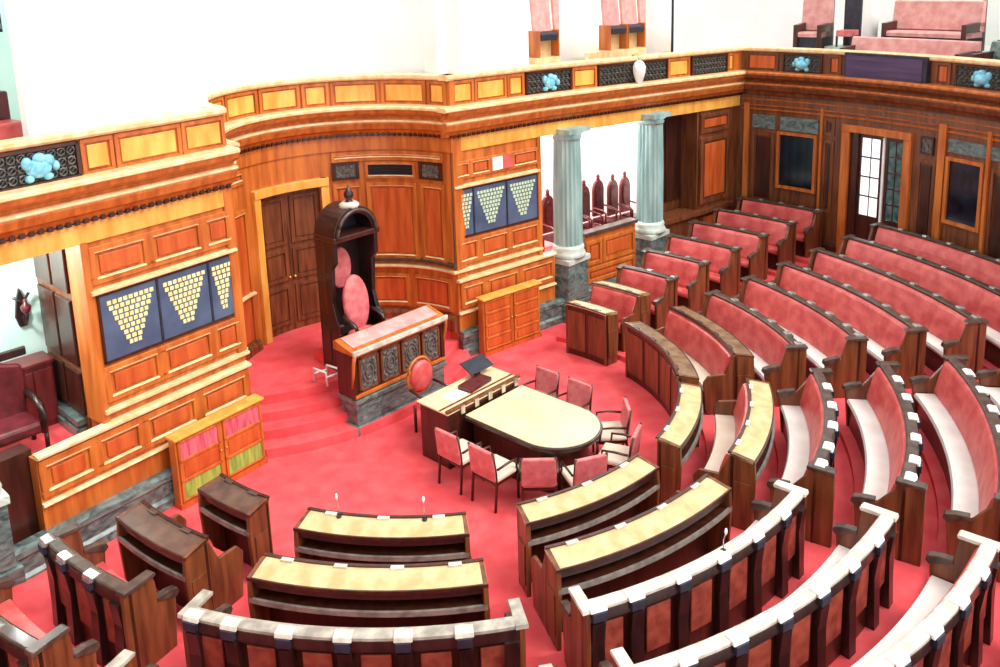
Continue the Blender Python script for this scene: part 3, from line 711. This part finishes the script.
t = thing('canopied_throne', 'dark carved throne with arched canopy and finial behind the rostrum desk', 'throne', (.02, 2.2, .6))
tx, y0, y1, hw = .07, 1.93, 2.45, .42
for s in (-1, 1):
    f = MB(); f.plate_yz([(y1, .6), (y1, 2.95), (y0, 2.95), (y0, 2.5), (y0+.1, 2.4), (y0+.14, 1.8), (y0+.05, 1.5), (y0-.02, 1.45), (y0-.02, .6)], tx+s*hw-.04, tx+s*hw+.04)
    sp = f.build('side_panel', 'ebony', t, bevel=.012)
    f = MB()
    for q0, q1 in ((.75, 1.35), (1.6, 2.2), (2.3, 2.85)):
        f.box(tx+s*(hw+.04)-.012, tx+s*(hw+.04)+.012, y0+.24, y1-.08, q0, q1)
    f.build('side_carving', 'teak_dark', sp, bevel=.02)
    f = MB(); f.lathe((tx+s*hw, y0, .6), [(.05, 0), (.06, .1), (.04, .2), (.045, .8), (.07, .86)], 12); f.build('arm_post', 'ebony', t)
f = MB(); f.box(tx-hw, tx+hw, y1-.06, y1, .6, 2.95); f.build('back_panel', 'ebony', t)
# hood: arched front and barrel top
f = MB(); k = 16; R0, R1 = .34, .46
vs = []; 
for y in (y0-.03, y1):
    for R in (R0, R1):
        for i in range(k+1):
            a = PI*i/k; vs.append((tx-R*math.cos(a), y, 2.92+R*math.sin(a)*1.05))
m_ = k+1; fs = []
def idx(yi, ri, i): return (yi*2+ri)*m_+i
for i in range(k):
    fs.append((idx(0, 0, i), idx(0, 0, i+1), idx(0, 1, i+1), idx(0, 1, i)))
    fs.append((idx(1, 0, i), idx(1, 1, i), idx(1, 1, i+1), idx(1, 0, i+1)))
    fs.append((idx(0, 1, i), idx(0, 1, i+1), idx(1, 1, i+1), idx(1, 1, i)))
    fs.append((idx(0, 0, i), idx(1, 0, i), idx(1, 0, i+1), idx(0, 0, i+1)))
for i in (0, k): fs.append((idx(0, 0, i), idx(0, 1, i), idx(1, 1, i), idx(1, 0, i)))
f.add(vs, fs); f.build('hood', 'ebony', t, bevel=.01)
f = MB(); f.tube([(tx-.40*math.cos(PI*i/16), y0-.05, 2.92+.42*math.sin(PI*i/16)) for i in range(17)], .03, 8); f.build('arch_moulding', 'ledge_dark', t)
f = MB(); f.plate_xz([(tx-.34*math.cos(PI*i/16), 2.92+.36*math.sin(PI*i/16)) for i in range(17)], y1-.12, y1-.06); f.build('hood_back', 'navy', t)
f = MB(); f.box(tx-.48, tx+.48, y0-.05, y1, 2.86, 2.95); f.build('cornice', 'teak_dark', t, bevel=.015)
f = MB(); f.lathe((tx, y0+.12, 3.38), [(.12, 0), (.10, .06), (.05, .1), (.05, .13), (.08, .17), (.08, .22), (.04, .28), (.01, .36)], 14); f.build('finial', 'ebony', t)
f = MB(); f.lathe((tx, y0+.12, 3.37), [(.17, 0), (.17, .05), (.12, .09)], 14); f.build('finial_collar', 'ledge_pale', t)
f = MB(); f.plate_xz([(tx-.08+.23*math.cos(2*PI*i/24), 2.28+.36*math.sin(2*PI*i/24)) for i in range(24)], y1-.16, y1-.06); f.build('back_cushion', 'pink_leather', t, bevel=.03)
f = MB(); f.box(tx-hw+.04, tx+hw-.04, y0+.16, y1-.08, .6, 1.2); f.build('seat_box', 'ebony', t)

t = thing('presiding_chair', 'rose leather chair with oval back between throne and rostrum desk', 'chair', (-.15, 1.72, .78))
cx, cy = -.06, 1.86
f = MB()
for yy, sc_ in ((cy-.05, .92), (cy, 1.0), (cy+.05, .94)):
    pass
vs = []; fs = []; K = 24
rings = [(-.055, .55), (-.05, .86), (-.02, 1.0), (.03, 1.0), (.05, .9)]
for yo, scl in rings:
    for i in range(K):
        a = 2*PI*i/K; zz = math.sin(a)*.47*scl; vs.append((cx+.25*scl*math.cos(a), cy+yo+zz*.12, 1.78+zz))
for i in range(len(rings)-1):
    for j in range(K): fs.append((i*K+j, i*K+(j+1) % K, (i+1)*K+(j+1) % K, (i+1)*K+j))
fs += [tuple(range(K))[::-1], tuple(range((len(rings)-1)*K, len(rings)*K))]
f.add(vs, fs, True); f.build('backrest', 'pink_leather', t)
f = MB(); f.ball((cx, 1.72, 1.29), .27, .23, .08, 18, 8); f.build('seat', 'pink_leather', t)
for s in (-1, 1):
    f = MB(); f.tube([(cx+s*.26, cy+.0, 1.62), (cx+s*.30, cy-.1, 1.60), (cx+s*.30, cy-.32, 1.54), (cx+s*.28, cy-.36, 1.45), (cx+s*.26, cy-.25, 1.3)], .035, 8); f.build('armrest', 'ebony', t)
f = MB(); f.lathe((cx, 1.68, .78), [(.26, 0), (.24, .04), (.06, .08), (.04, .2), (.04, .46), (.1, .5)], 16); f.build('pedestal', 'ebony', t)

# white tube frame beside the rostrum
t = thing('white_footrest', 'small white tube frame on the red steps beside the rostrum', 'footrest', (-1.16, 1.75, .60))
f = MB(); f.tube([(-1.26, 2.0, .60), (-1.26, 2.0, .84), (-1.22, 1.72, .84), (-1.22, 1.72, .60)], .022); f.build('side_frame', 'white_paint', t)
f = MB(); f.tube([(-1.04, 1.95, .60), (-1.04, 1.95, .84), (-1.0, 1.68, .84), (-1.0, 1.68, .60)], .022); f.build('side_frame', 'white_paint', t)
f = MB(); f.tube([(-1.26, 2.0, .76), (-1.04, 1.95, .76)], .018); f.tube([(-1.22, 1.72, .76), (-1.0, 1.68, .76)], .018); f.build('crossbar', 'white_paint', t)
t.location = (t.location.x+.38, t.location.y+.02, t.location.z)
# ------------------------------------------------------------------ table of the house
TC = .33
t = thing('clerks_table', 'long dark table with a cream top and a rounded end', 'table', (TC, -1.6, 0))
def ushape(hw, y_top, y_c, n=20):
    return [(TC-hw, y_top)]+[(TC-hw*math.cos(PI*i/n), y_c-hw*math.sin(PI*i/n)) for i in range(n+1)]+[(TC+hw, y_top)]
f = MB(); f.prism(ushape(.66, -.89, -2.10), .70, .755); f.build('top_edge', 'ebony', t, bevel=.01)
f = MB(); f.prism(ushape(.62, -.90, -2.10), .755, .765); f.build('leather_top', 'table_top', t)
f = MB(); f.prism(ushape(.46, -.89, -2.10), .0, .70); f.build('body', 'teak_dark', t)
f = MB(); f.prism(ushape(.50, -.89, -2.10), .0, .1); f.build('plinth', 'ebony', t)
t = thing('clerks_desk', 'raised head desk joining the square end of the cream table', 'desk', (TC-.1, -.55, 0))
f = MB(); f.box(TC-.92, TC+.60, -.84, -.78, 0, .86); f.box(TC-.92, TC-.86, -.84, -.24, 0, .86); f.box(TC+.54, TC+.60, -.84, -.24, 0, .86); f.build('body', 'teak_dark', t, bevel=.01)
f = MB(); f.box(TC-.95, TC+.62, -.87, -.2, .86, .89); f.build('top', 'table_top', t, bevel=.008)
f = MB(); f.box(TC-.95, TC+.62, -.88, -.82, .89, .93); f.box(TC-.95, TC+.62, -.72, -.69, .89, .905); f.build('gallery_rail', 'teak', t, bevel=.005)
for i in range(5): f = MB(); f.box(TC-.7+i*.29, TC-.62+i*.29, -.897, -.88, .80, .92); f.build('console', 'steel', t)
# things on the desk
t = thing('reading_stand', 'black slanted reading stand on the clerks desk', 'stand', (.62, -.3, .89))
f = MB(); f.plate_yz([(-.40, 1.0), (-.38, .98), (-.12, 1.10), (-.14, 1.12)], .36, .86); f.build('board', 'navy', t, bevel=.006)
f = MB(); f.box(.54, .64, -.30, -.22, .893, 1.02); f.build('foot', 'black', t)
tag((lambda b: b.build('ledger', 'maroon', bevel=.01))(MB().obox((.30, -.52, .927), .52, .26, .068, .12)), 'large flat maroon ledger lying on the clerks desk', 'book')
t = thing('desk_folder', 'cream folder lying on the clerks desk left of the maroon ledger', 'folder', (-.15, -.5, .89))
f = MB(); f.obox((-.15, -.52, .897), .34, .24, .012, .1); f.build('cover', 'paper', t)
# clerk's chair
t = thing('clerk_chair', 'chair with round orange red back behind the clerks desk', 'chair', (-.12, .2, 0))
f = MB(); f.lathe((0, 0, 0), [(.02, -.06), (.16, -.055), (.22, -.02), (.22, .02), (.17, .05), (.02, .055)], 22)
ob = f
vs = [(x-.22, .42-z+y*.0, .88+y*1.15) for x, y, z in ob.v]; g = MB(); g.add(vs, ob.f, True); g.build('backrest', 'red_leather', t)
f = MB(); f.tube([(-.22+.25*math.cos(2*PI*i/24), .46, .88+.29*math.sin(2*PI*i/24)) for i in range(25)], .025, 8); f.build('back_rim', 'oak', t)
f = MB(); f.ball((-.22, .18, .47), .25, .25, .07); f.build('seat', 'red_leather', t)
for a, c in ((-.42, .0), (.0, .0), (-.42, .38), (.0, .38)):
    f = MB(); f.tube([(a, c, 0), (a+.0, c, .45)], .025, 8); f.build('leg', 'teak_dark', t)
for s in (-1, 1):
    f = MB(); f.tube([(-.22+s*.25, .42, .72), (-.22+s*.27, .2, .7), (-.22+s*.26, .05, .66), (-.22+s*.25, .02, .46)], .022, 8); f.build('armrest', 'teak_dark', t)

t.location = (t.location.x+.24, t.location.y-.02, 0)
# chairs round the table (face +Y locally)
def table_chair():
    t = thing('table_chair', 'x', 'chair', local=True, group='rose leather chairs round the cream table')
    f = MB(); f.obox((0, -.235, .66), .46, .06, .42, rx=.1); f.build('backrest', 'pink_leather', t, bevel=.02)
    f = MB(); f.box(-.24, .24, -.22, .26, .42, .49); f.build('seat', 'cream_cloth', t, bevel=.025)
    f = MB(); f.box(-.22, .22, -.2, .24, .37, .42); f.build('seat_frame', 'teak_dark', t)
    for x in (-.22, .22):
        f = MB(); f.tube([(x, .22, 0), (x, .22, .40)], .017, 6, .022); f.build('leg', 'teak_dark', t)
        f = MB(); f.tube([(x, -.24, 0), (x, -.2, .40), (x, -.22, .62), (x, -.265, .88)], .02, 6); f.build('leg', 'teak_dark', t)
        f = MB(); f.tube([(x*1.1, -.2, .62), (x*1.15, .0, .64), (x*1.12, .16, .63), (x*1.08, .19, .42)], .018, 6); f.build('armrest', 'teak_dark', t)
    return t
ch = table_chair(); first = True
for (x, y, ang, lab) in ((-.70, -1.20, -90, 'rose leather chair on the near long side of the cream table, beside the head desk'),
                         (-.70, -1.86, -90, 'rose leather chair on the near long side, second from the head desk'),
                         (-.46, -2.44, -48, 'rose backed chair with cream seat where the near side turns round'),
                         (-.06, -2.88, -28, 'rose backed chair with cream seat, nearer of the two at the rounded end'),
                         (.66, -2.94, 20, 'cream seated chair at the rounded end, farther from the camera'),
                         (1.13, -2.46, 45, 'cream seated chair seen from the side where the far side turns round'),
                         (1.20, -1.66, 90, 'rose chair behind the far long side, second from the head desk'),
                         (1.21, -1.00, 90, 'rose chair behind the far long side, next to the head desk')):
    rz = math.radians(ang)
    if first: ch.location = (x, y, 0); ch.rotation_euler = (0, 0, rz); ch['label'] = lab; first = False
    else: dup(ch, (x, y, 0), rz, lab)

# ------------------------------------------------------------------ curved desks and benches
ORD = ['first', 'second', 'third', 'fourth', 'fifth', 'sixth', 'seventh', 'eighth']
SECT = {   # rows: {k: (phi0, phi1)}, description, look (glare is put into the paler tops and ledges)
 'Z': dict(ph={1: (-90.5, -76.2), 2: (-91, -75.6), 3: (-91, -75.4), 4: (-91, -75.2), 5: (-91, -75)}, where='block by the left cabinet', top='desk_top_dark', ledge='ledge_dark', seat='red_leather'),
 'A': dict(ph={1: (-67.2, -38), 2: (-66.2, -37.2), 3: (-68, -35), 4: (-68.5, -34.5)}, where='block at bottom left centre', top='desk_top', ledge='ledge_mid', seat='red_leather'),
 'B': dict(ph={1: (-28.7, .6), 2: (-29, .8), 3: (-29.2, 3.7), 4: (-29.2, 3.6), 5: (-29.2, 3.2), 6: (-29, 3)}, where='block facing the rounded table end', top='desk_top', ledge='ledge_pale', seat='white_cloth'),
 'C': dict(ph={1: (8.5, 35.4), 2: (8.5, 35.4), 3: (9.2, 37.6), 4: (9.6, 38.2), 5: (9.8, 38.5), 6: (10, 38.8)}, where='white seated right hand block', top='desk_top', ledge='ledge_dark', seat='white_cloth'),
 'D': dict(ph={1: (39, 73.4), 2: (46, 72.9), 3: (45.8, 72.9), 4: (45.8, 73.2), 5: (46, 73.4), 6: (46, 73.6), 7: (46, 73.8), 8: (46, 74)}, where='block before the glazed door', top='desk_top_tan', ledge='ledge_dark', seat='white_cloth'),
 'E': dict(ph={1: (81.5, 96.2), 2: (82.6, 96.2), 3: (82.6, 95.4), 4: (82.4, 95), 5: (82, 94.6), 6: (82, 94.2), 7: (81.7, 93.4), 8: (81.5, 92.6)}, where='block by the colonnade', top='desk_top', ledge='ledge_dark', seat='red_leather'),
}
def PP(ph, r, z):
    return polar(ph, r)+(z,)
def arc_n(p0, p1): return max(4, int(abs(p1-p0)/2.2))
CAPS = {'A': (-.26, .10), 'B': (-.25, .10), 'Z': (-.26, .10), 'C': (-.06, .24), 'D': (-.17, .15), 'E': (-.15, .12)}
def row_unit(sk, k):
    S = SECT[sk]; p0, p1 = S['ph'][k]; z = zf(k); zt = z+1.0; n = arc_n(p0, p1)
    wide = k <= 2
    r = {1: 3.70, 2: 4.68}.get(k, rk(k))     # line of the back board
    mid = polar((p0+p1)/2, r)
    kind = 'curved_desk' if k == 1 else ('desk_bench' if k == 2 else 'curved_bench')
    what = {1: 'curved wooden front desk', 2: 'curved bench with desk top'}.get(k, 'curved red backed bench')
    if k == 1: lab = '%s closest to the table, %s' % (what, S['where'])
    else: lab = '%s, %s row from the table, %s' % (what, ORD[k-1], S['where'])
    t = thing(kind, lab, 'desk' if k == 1 else 'bench', mid+(z,), 'curved rows of the '+S['where'])
    deg = lambda m, rr: math.degrees(m/rr)
    # back board
    f = MB(); f.mapbox(PP, p0, p1, r+.0, r+.04, z, zt-.03, n)
    f.build('front_board' if k == 1 else 'back_board', 'teak_dark', t)
    seats = max(2, int(round(math.radians(p1-p0)*(r+.1)/.56)))
    if wide:
        top = [(r-.03, zt-.02), (r-.03, zt+.012), (r+.05, zt+.012), (r+.29, zt-.03), (r+.29, zt-.06)]
        f = MB(); f.mapprof(PP, p0, p1, top, n); f.build('desk_top', S['top'], t)
        f = MB(); f.mapbox(PP, p0, p1, r-.04, r+.0, zt+.005, zt+.03, n); f.mapbox(PP, p0, p1, r+.285, r+.305, zt-.065, zt-.027, n); f.build('edge_rail', 'teak_dark', t)
        f = MB(); f.mapbox(PP, p0+.2, p1-.2, r+.04, r+.31, zt-.30, zt-.275, n); f.build('shelf', 'teak_dark', t); f = MB(); f.mapbox(PP, p0+.2, p1-.2, r+.29, r+.32, zt-.31, zt-.255, n); f.build('shelf_lip', 'ledge_grey', t)
        f = MB(); f.mapbox(PP, p0+.2, p1-.2, r+.24, r+.27, zt-.15, zt-.06, n); f.build('apron', 'ebony', t)
        for i in range(seats):
            c = p0+(p1-p0)*(i+.5)/seats; w = deg(.07, r)
            f = MB(); f.mapbox(PP, c-w, c+w, r-.02, r+.035, zt+.01, zt+.035, 1); f.build('console', 'ledge_pale' if sk in 'ABC' else 'ledge_dark', t, bevel=.005)
        for e, s in ((p0, 1), (p1, -1)):
            w = deg(.05, r)*s
            f = MB(); f.mapprof(PP, min(e, e+w), max(e, e+w), [(r-.02, z), (r-.02, zt+.015), (r+.05, zt+.015), (r+.30, zt-.025), (r+.32, zt-.3), (r+.28, z)], 1)
            ep = f.build('end_panel', 'teak', t, bevel=.008)
            f = MB(); w2 = deg(.014, r)
            a0, a1 = (e-w2, e) if s > 0 else (e, e+w2)
            f.mapbox(PP, a0, a1, r+.05, r+.25, z+.15, zt-.35, 1); f.build('raised_panel', 'teak', ep)
        # front face panelling of the first row
        if k == 1:
            for i in range(seats):
                a = p0+(p1-p0)*(i+.08)/seats; c = p0+(p1-p0)*(i+.92)/seats
                f = MB(); f.mapbox(PP, a, c, r-.015, r, z+.12, zt-.12, 2); f.build('front_panel', 'teak', t, bevel=.006)
    else:
        f = MB(); f.mapprof(PP, p0, p1, [(r-.05, zt-.03), (r-.05, zt), (r-.03, zt+.012), (r+.075, zt+.012), (r+.09, zt), (r+.09, zt-.03)], n); f.build('ledge', S['ledge'], t)
        f = MB(); f.mapbox(PP, p0+.2, p1-.2, r+.04, r+.10, zt-.14, zt-.03, n); f.build('apron', 'ebony', t)
        for i in range(seats+1):
            c = p0+(p1-p0)*i/seats; w = deg(.065, r)
            e_ = deg(.065, r) + w; c = min(max(c, p0+e_), p1-e_)
            f = MB(); f.mapprof(PP, c-w, c+w, [(r+.04, z), (r+.13, z), (r+.10, zt-.4), (r+.13, zt-.14), (r+.04, zt-.14)], 1); f.build('pilaster', 'ebony', t)
        for i in range(seats):
            a = p0+(p1-p0)*(i+.24)/seats; c = p0+(p1-p0)*(i+.76)/seats
            f = MB(); f.mapbox(PP, a, c, r+.04, r+.065, z+.30, zt-.2, 2); f.build('back_pad', 'red_brown', t, bevel=.01)
        for i in range(seats):
            c = p0+(p1-p0)*(i+.5)/seats if 0 else p0+(p1-p0)*(i+.98)/seats
            if i == seats-1: c = p0+(p1-p0)*.04
            w = deg(.085 if sk in 'ABCZ' else .05, r)
            f = MB(); f.mapprof(PP, c-w, c+w, [(r+.0, zt+.005), (r+.0, zt+.025), (r+.03, zt+.035), (r+.115, zt+.025), (r+.13, zt-.02), (r+.095, zt-.02), (r+.095, zt+.005)], 1)
            co = f.build('console', 'white_paint' if sk in 'BC' else ('ledge_pale' if sk == 'A' else 'steel'), t, bevel=.006)
            f = MB(); f.mapbox(PP, c-w*.8, c+w*.8, r+.10, r+.145, zt-.11, zt-.02, 1); f.build('speaker', 'navy', co)
    if k >= 2:
        # padded bench facing the table
        bk = [(r-.20, z+.44), (r-.21, z+.5), (r-.15, z+.75), (r-.10, zt-.09), (r-.08, zt-.05), (r-.05, zt-.035), (r, zt-.035), (r, z+.42)]
        f = MB(); f.mapprof(PP, p0+.6, p1-.6, bk, n*2); f.build('backrest', 'red_leather', t)
        st = [(r-.47, z+.36), (r-.49, z+.41), (r-.47, z+.45), (r-.2, z+.44), (r, z+.43), (r, z+.36)]
        f = MB(); f.mapprof(PP, p0+.6, p1-.6, st, n*2); f.build('seat', 'cream_cloth' if (k == 2 and S['seat'] == 'white_cloth') else S['seat'], t)
        f = MB(); f.mapbox(PP, p0+.6, p1-.6, r-.44, r-.40, z, z+.36, n); f.build('seat_front', 'teak_dark', t)
        if k >= 3:
            for e, s in ((p0, 1), (p1, -1)):
                w = deg(.06, r)*s; a0, a1 = min(e, e+w), max(e, e+w); ci, co_ = CAPS[sk]
                f = MB(); f.mapprof(PP, a0, a1, [(r-.46, z), (r-.51, z+.55), (r-.46, z+.62), (r-.30 if ci < -.2 else r-.26, z+.66), (r+ci-.02, zt-.12), (r+ci, zt-.03), (r+co_, zt-.03), (r+co_, z)], 1)
                ep = f.build('end_panel', 'teak', t, bevel=.01)
                f = MB(); w2 = deg(.03, r); f.mapprof(PP, a0-w2, a1+w2, [(r+ci-.01, zt-.03), (r+ci-.02, zt), (r+ci, zt+.015), (r+co_, zt+.015), (r+co_+.01, zt-.03)], 1)
                f.build('end_cap', S['ledge'], ep, bevel=.006)
                f = MB(); f.mapprof(PP, a0-w2*.6, a1+w2*.6, [(r-.51, z+.56), (r-.55, z+.60), (r-.53, z+.66), (r-.42, z+.69), (r-.28, z+.70), (r-.28, z+.66)], 1)
                f.build('arm_cap', 'ledge_dark', ep, bevel=.01)
        else:
            for e, s in ((p0, 1), (p1, -1)):
                w = deg(.05, r)*s; a0, a1 = min(e, e+w), max(e, e+w)
                f = MB(); f.mapprof(PP, a0, a1, [(r-.44, z), (r-.50, z+.55), (r-.42, z+.66), (r-.15, z+.68), (r-.02, zt-.02), (r-.02, z)], 1); f.build('armrest', 'teak', t, bevel=.01)
    return t
UN = {}
for sk in SECT:
    for k in SECT[sk]['ph']: UN[(sk, k)] = row_unit(sk, k)

# gooseneck microphones on the front rows
def mic(ph, r, zb, h, label, lean=.03):
    zb += .003
    x, y = polar(ph, r); t = thing('microphone', label, 'microphone', (x, y, zb), 'thin gooseneck microphones on the desks')
    f = MB(); f.lathe((x, y, zb), [(.03, 0), (.03, .015), (.01, .02)], 10); f.build('base', 'black', t)
    hx, hy = polar(ph, r+lean)
    f = MB(); f.tube([(x, y, zb), (x, y, zb+h*.6), (hx, hy, zb+h)], .006, 5); f.build('gooseneck', 'steel', t)
    f = MB(); f.ball((hx, hy, zb+h+.02), .016, .016, .04, 8, 6); f.build('head', 'white_paint', t)
mic(-60.6, 3.74, 1.012, .26, 'thin microphone on the left half of the foreground front desk')
mic(-45.3, 3.74, 1.012, .26, 'thin microphone on the right half of the foreground front desk')
mic(-12.2, rk(3)+.03, zf(3)+1.014, .22, 'dark microphone on the pale ledge of the third row before the table')

# ------------------------------------------------------------------ alcove furniture
t = thing('alcove_armchair', 'dark maroon leather armchair in the left alcove behind the panelled parapet', 'armchair', (-5.15, 2.3, 1.2))
f = MB(); f.plate_xz([(-5.5, 1.6), (-5.52, 2.2), (-5.42, 2.34), (-5.15, 2.38), (-4.9, 2.3), (-4.86, 2.1), (-4.9, 1.6)], 2.45, 2.58); f.build('backrest', 'maroon', t, bevel=.04)
f = MB(); f.box(-5.5, -4.9, 1.95, 2.47, 1.5, 1.66); f.build('seat', 'maroon', t, bevel=.04)
for x in (-5.52, -4.88):
    f = MB(); f.tube([(x, 2.5, 1.9), (x, 2.2, 1.9), (x, 1.98, 1.86), (x, 1.95, 1.75), (x, 1.98, 1.5)], .045, 10); f.build('armrest', 'ebony', t)
    for y in (2.0, 2.5):
        f = MB(); f.tube([(x*.99-.03, y, 1.2), (x*.99-.03, y, 1.52)], .03, 8); f.build('leg', 'ebony', t)
f = MB(); f.box(-5.62, -4.8, 2.5, 2.56, 2.38, 2.5); f.build('crest_rail', 'ebony', t, bevel=.02)
t.location = (t.location.x-.14, t.location.y-.05, t.location.z)
t = thing('alcove_cabinet', 'red brown wooden cabinet against the alcove wall right of the armchair', 'cabinet', (-4.84, 2.75, 1.2))
f = MB(); f.box(-5.12, -4.58, 2.66, 3.02, 1.2, 2.10); f.build('body', 'maroon_wood', t, bevel=.01)
f = MB(); f.box(-5.15, -4.56, 2.63, 3.03, 2.10, 2.15); f.build('top', 'maroon_wood', t, bevel=.01)
for x0 in (-5.09, -4.84):
    f = MB(); f.box(x0, x0+.24, 2.64, 2.66, 1.28, 2.04); f.build('door', 'maroon_wood', t, bevel=.01)
t = thing('wall_sconce', 'dark carved sconce on the pale wall of the left alcove', 'sconce', (-4.72, 3.05, 2.6))
sx = -4.74
f = MB(); f.plate_xz([(sx-.05, 2.55), (sx-.09, 2.7), (sx-.05, 2.95), (sx, 3.1), (sx+.05, 2.95), (sx+.09, 2.7), (sx+.05, 2.55)], 3.05, 3.1); f.build('backplate', 'ebony', t, bevel=.01)
f = MB(); f.tube([(sx, 3.06, 2.7), (sx, 2.95, 2.62), (sx, 2.88, 2.72), (sx, 2.88, 2.8)], .02, 8); f.tube([(sx-.1, 3.0, 3.0), (sx, 3.0, 2.9), (sx+.1, 3.0, 3.02)], .02, 8); f.build('arm', 'ebony', t)
f = MB(); f.lathe((sx, 2.88, 2.78), [(.03, 0), (.06, .05), (.07, .1), (.03, .14), (.02, .2)], 10); f.build('lamp_cup', 'maroon_wood', t)

# carved chairs in the colonnade
def carved_chair():
    t = thing('carved_chair', 'x', 'chair', local=True, group='dark carved chairs standing in the colonnade')
    f = MB(); pts = [(-.17, 1.0)]+[(-.17*math.cos(PI*i/12), 1.15+.26*math.sin(PI*i/12)) for i in range(13)]+[(.17, 1.0), (.17, .55), (-.17, .55)]
    f.plate_xz(pts[::1], .18, .25); f.build('back_frame', 'maroon_wood', t, bevel=.015)
    f = MB(); f.plate_xz([(.12*math.cos(2*PI*i/18), 1.0+.28*math.sin(2*PI*i/18)) for i in range(18)], .15, .19); f.build('back_pad', 'maroon', t, bevel=.01)
    f = MB(); f.lathe((0, .21, 1.40), [(.05, 0), (.035, .05), (.05, .09), (.01, .15)], 10); f.build('finial', 'maroon_wood', t)
    f = MB(); f.box(-.19, .19, -.24, .22, .42, .52); f.build('seat', 'maroon', t, bevel=.02)
    for x in (-.16, .16):
        for y in (-.2, .2):
            f = MB(); f.tube([(x, y, 0), (x, y, .43)], .025, 8); f.build('leg', 'maroon_wood', t)
        f = MB(); f.tube([(x*1.1, .2, .78), (x*1.1, -.1, .76), (x*1.1, -.2, .7), (x*1.1, -.2, .5)], .022, 8); f.build('armrest', 'maroon_wood', t)
    return t
cc = carved_chair(); first = True
for (u, d, z, lab) in ((5.72, -1.0, .90, 'dark carved chair left of the left stone column'),
                       (6.42, -1.0, .90, 'carved chair just right of the left stone column'),
                       (6.83, -1.0, .92, 'carved chair second from the left stone column'),
                       (7.28, -1.0, .98, 'tallest carved chair in the middle between the two stone columns'),
                       (7.76, -1.0, .90, 'carved chair second from the right stone column'),
                       (8.17, -1.0, .90, 'carved chair half hidden by the right stone column')):
    p = PR(u, d, z)
    if first: cc.location = p; cc.rotation_euler = (0, 0, Ra); cc['label'] = lab; first = False
    else: dup(cc, p, Ra, lab)
b = MB(); b.mapbox(PR, 4.2, 9.1, -1.6, -.66, .5, .9); struct(b.build('floor_alcove_dais', 'carpet'))

# ------------------------------------------------------------------ light
w = bpy.data.worlds.new('hall light'); sc.world = w; w.use_nodes = True
w.node_tree.nodes['Background'].inputs[0].default_value = (1.0, .985, .96, 1); w.node_tree.nodes['Background'].inputs[1].default_value = 1.15
def sun(name, az_from, el, strength, angle, col=(1, 1, 1)):
    l = bpy.data.lights.new(name, 'SUN'); l.energy = strength; l.angle = math.radians(angle); l.color = col
    o = bpy.data.objects.new(name, l); COL.objects.link(o)
    x, y = polar(az_from, 1); v = Vector((x*math.cos(math.radians(el)), y*math.cos(math.radians(el)), math.sin(math.radians(el))))
    o.rotation_euler = v.to_track_quat('Z', 'Y').to_euler(); o.location = v*20
    return o
sun('skylight', 18, 52, 2.6, 35, (1, .97, .92))

def lamp(name, loc, power, size):
    l = bpy.data.lights.new(name, 'POINT'); l.energy = power; l.shadow_soft_size = size
    o = bpy.data.objects.new(name, l); COL.objects.link(o); o.location = loc; return o
for u in (5.4, 7.4): lamp('alcove_fill', PR(u, -1.5, 4.1), 190, .15)  # unseen fill lights, added to brighten the alcove in place of daylight
lamp('alcove_fill', (-5.6, 2.3, 3.8), 150, .15)  # another added fill, hidden in the left alcove
# ------------------------------------------------------------------ camera
WD = .816
cam = bpy.data.cameras.new('camera'); co = bpy.data.objects.new('camera', cam); COL.objects.link(co)
F, PITCH, ROLL, Y0 = 881.4, math.radians(11.864), math.radians(-1.733), 163.16
cam.sensor_fit = 'HORIZONTAL'; cam.sensor_width = 36; cam.lens = F/1000*36
cam.shift_y = (Y0-333.5)/1000
fw = Vector((0, math.cos(PITCH), -math.sin(PITCH))); up = Vector((0, math.sin(PITCH), math.cos(PITCH))); rt = Vector((1, 0, 0))
r2 = rt*math.cos(ROLL)+up*math.sin(ROLL); u2 = up*math.cos(ROLL)-rt*math.sin(ROLL)
Rz = Matrix.Rotation(-WD, 3, 'Z')
r2, u2, fw = Rz @ r2, Rz @ u2, Rz @ fw
m3 = Matrix((r2, u2, -fw)).transposed()
co.matrix_world = Matrix.Translation((-8.51, -9.474, 7.0)) @ m3.to_4x4()
cam.clip_start = .05; cam.clip_end = 200
sc.camera = co
sc.view_settings.view_transform = 'Standard'; sc.view_settings.look = 'None'; sc.view_settings.gamma = 1; sc.view_settings.use_curve_mapping = False
sc.view_settings.exposure = .35
for o in bpy.data.objects:
    if '_w' in o: del o['_w']
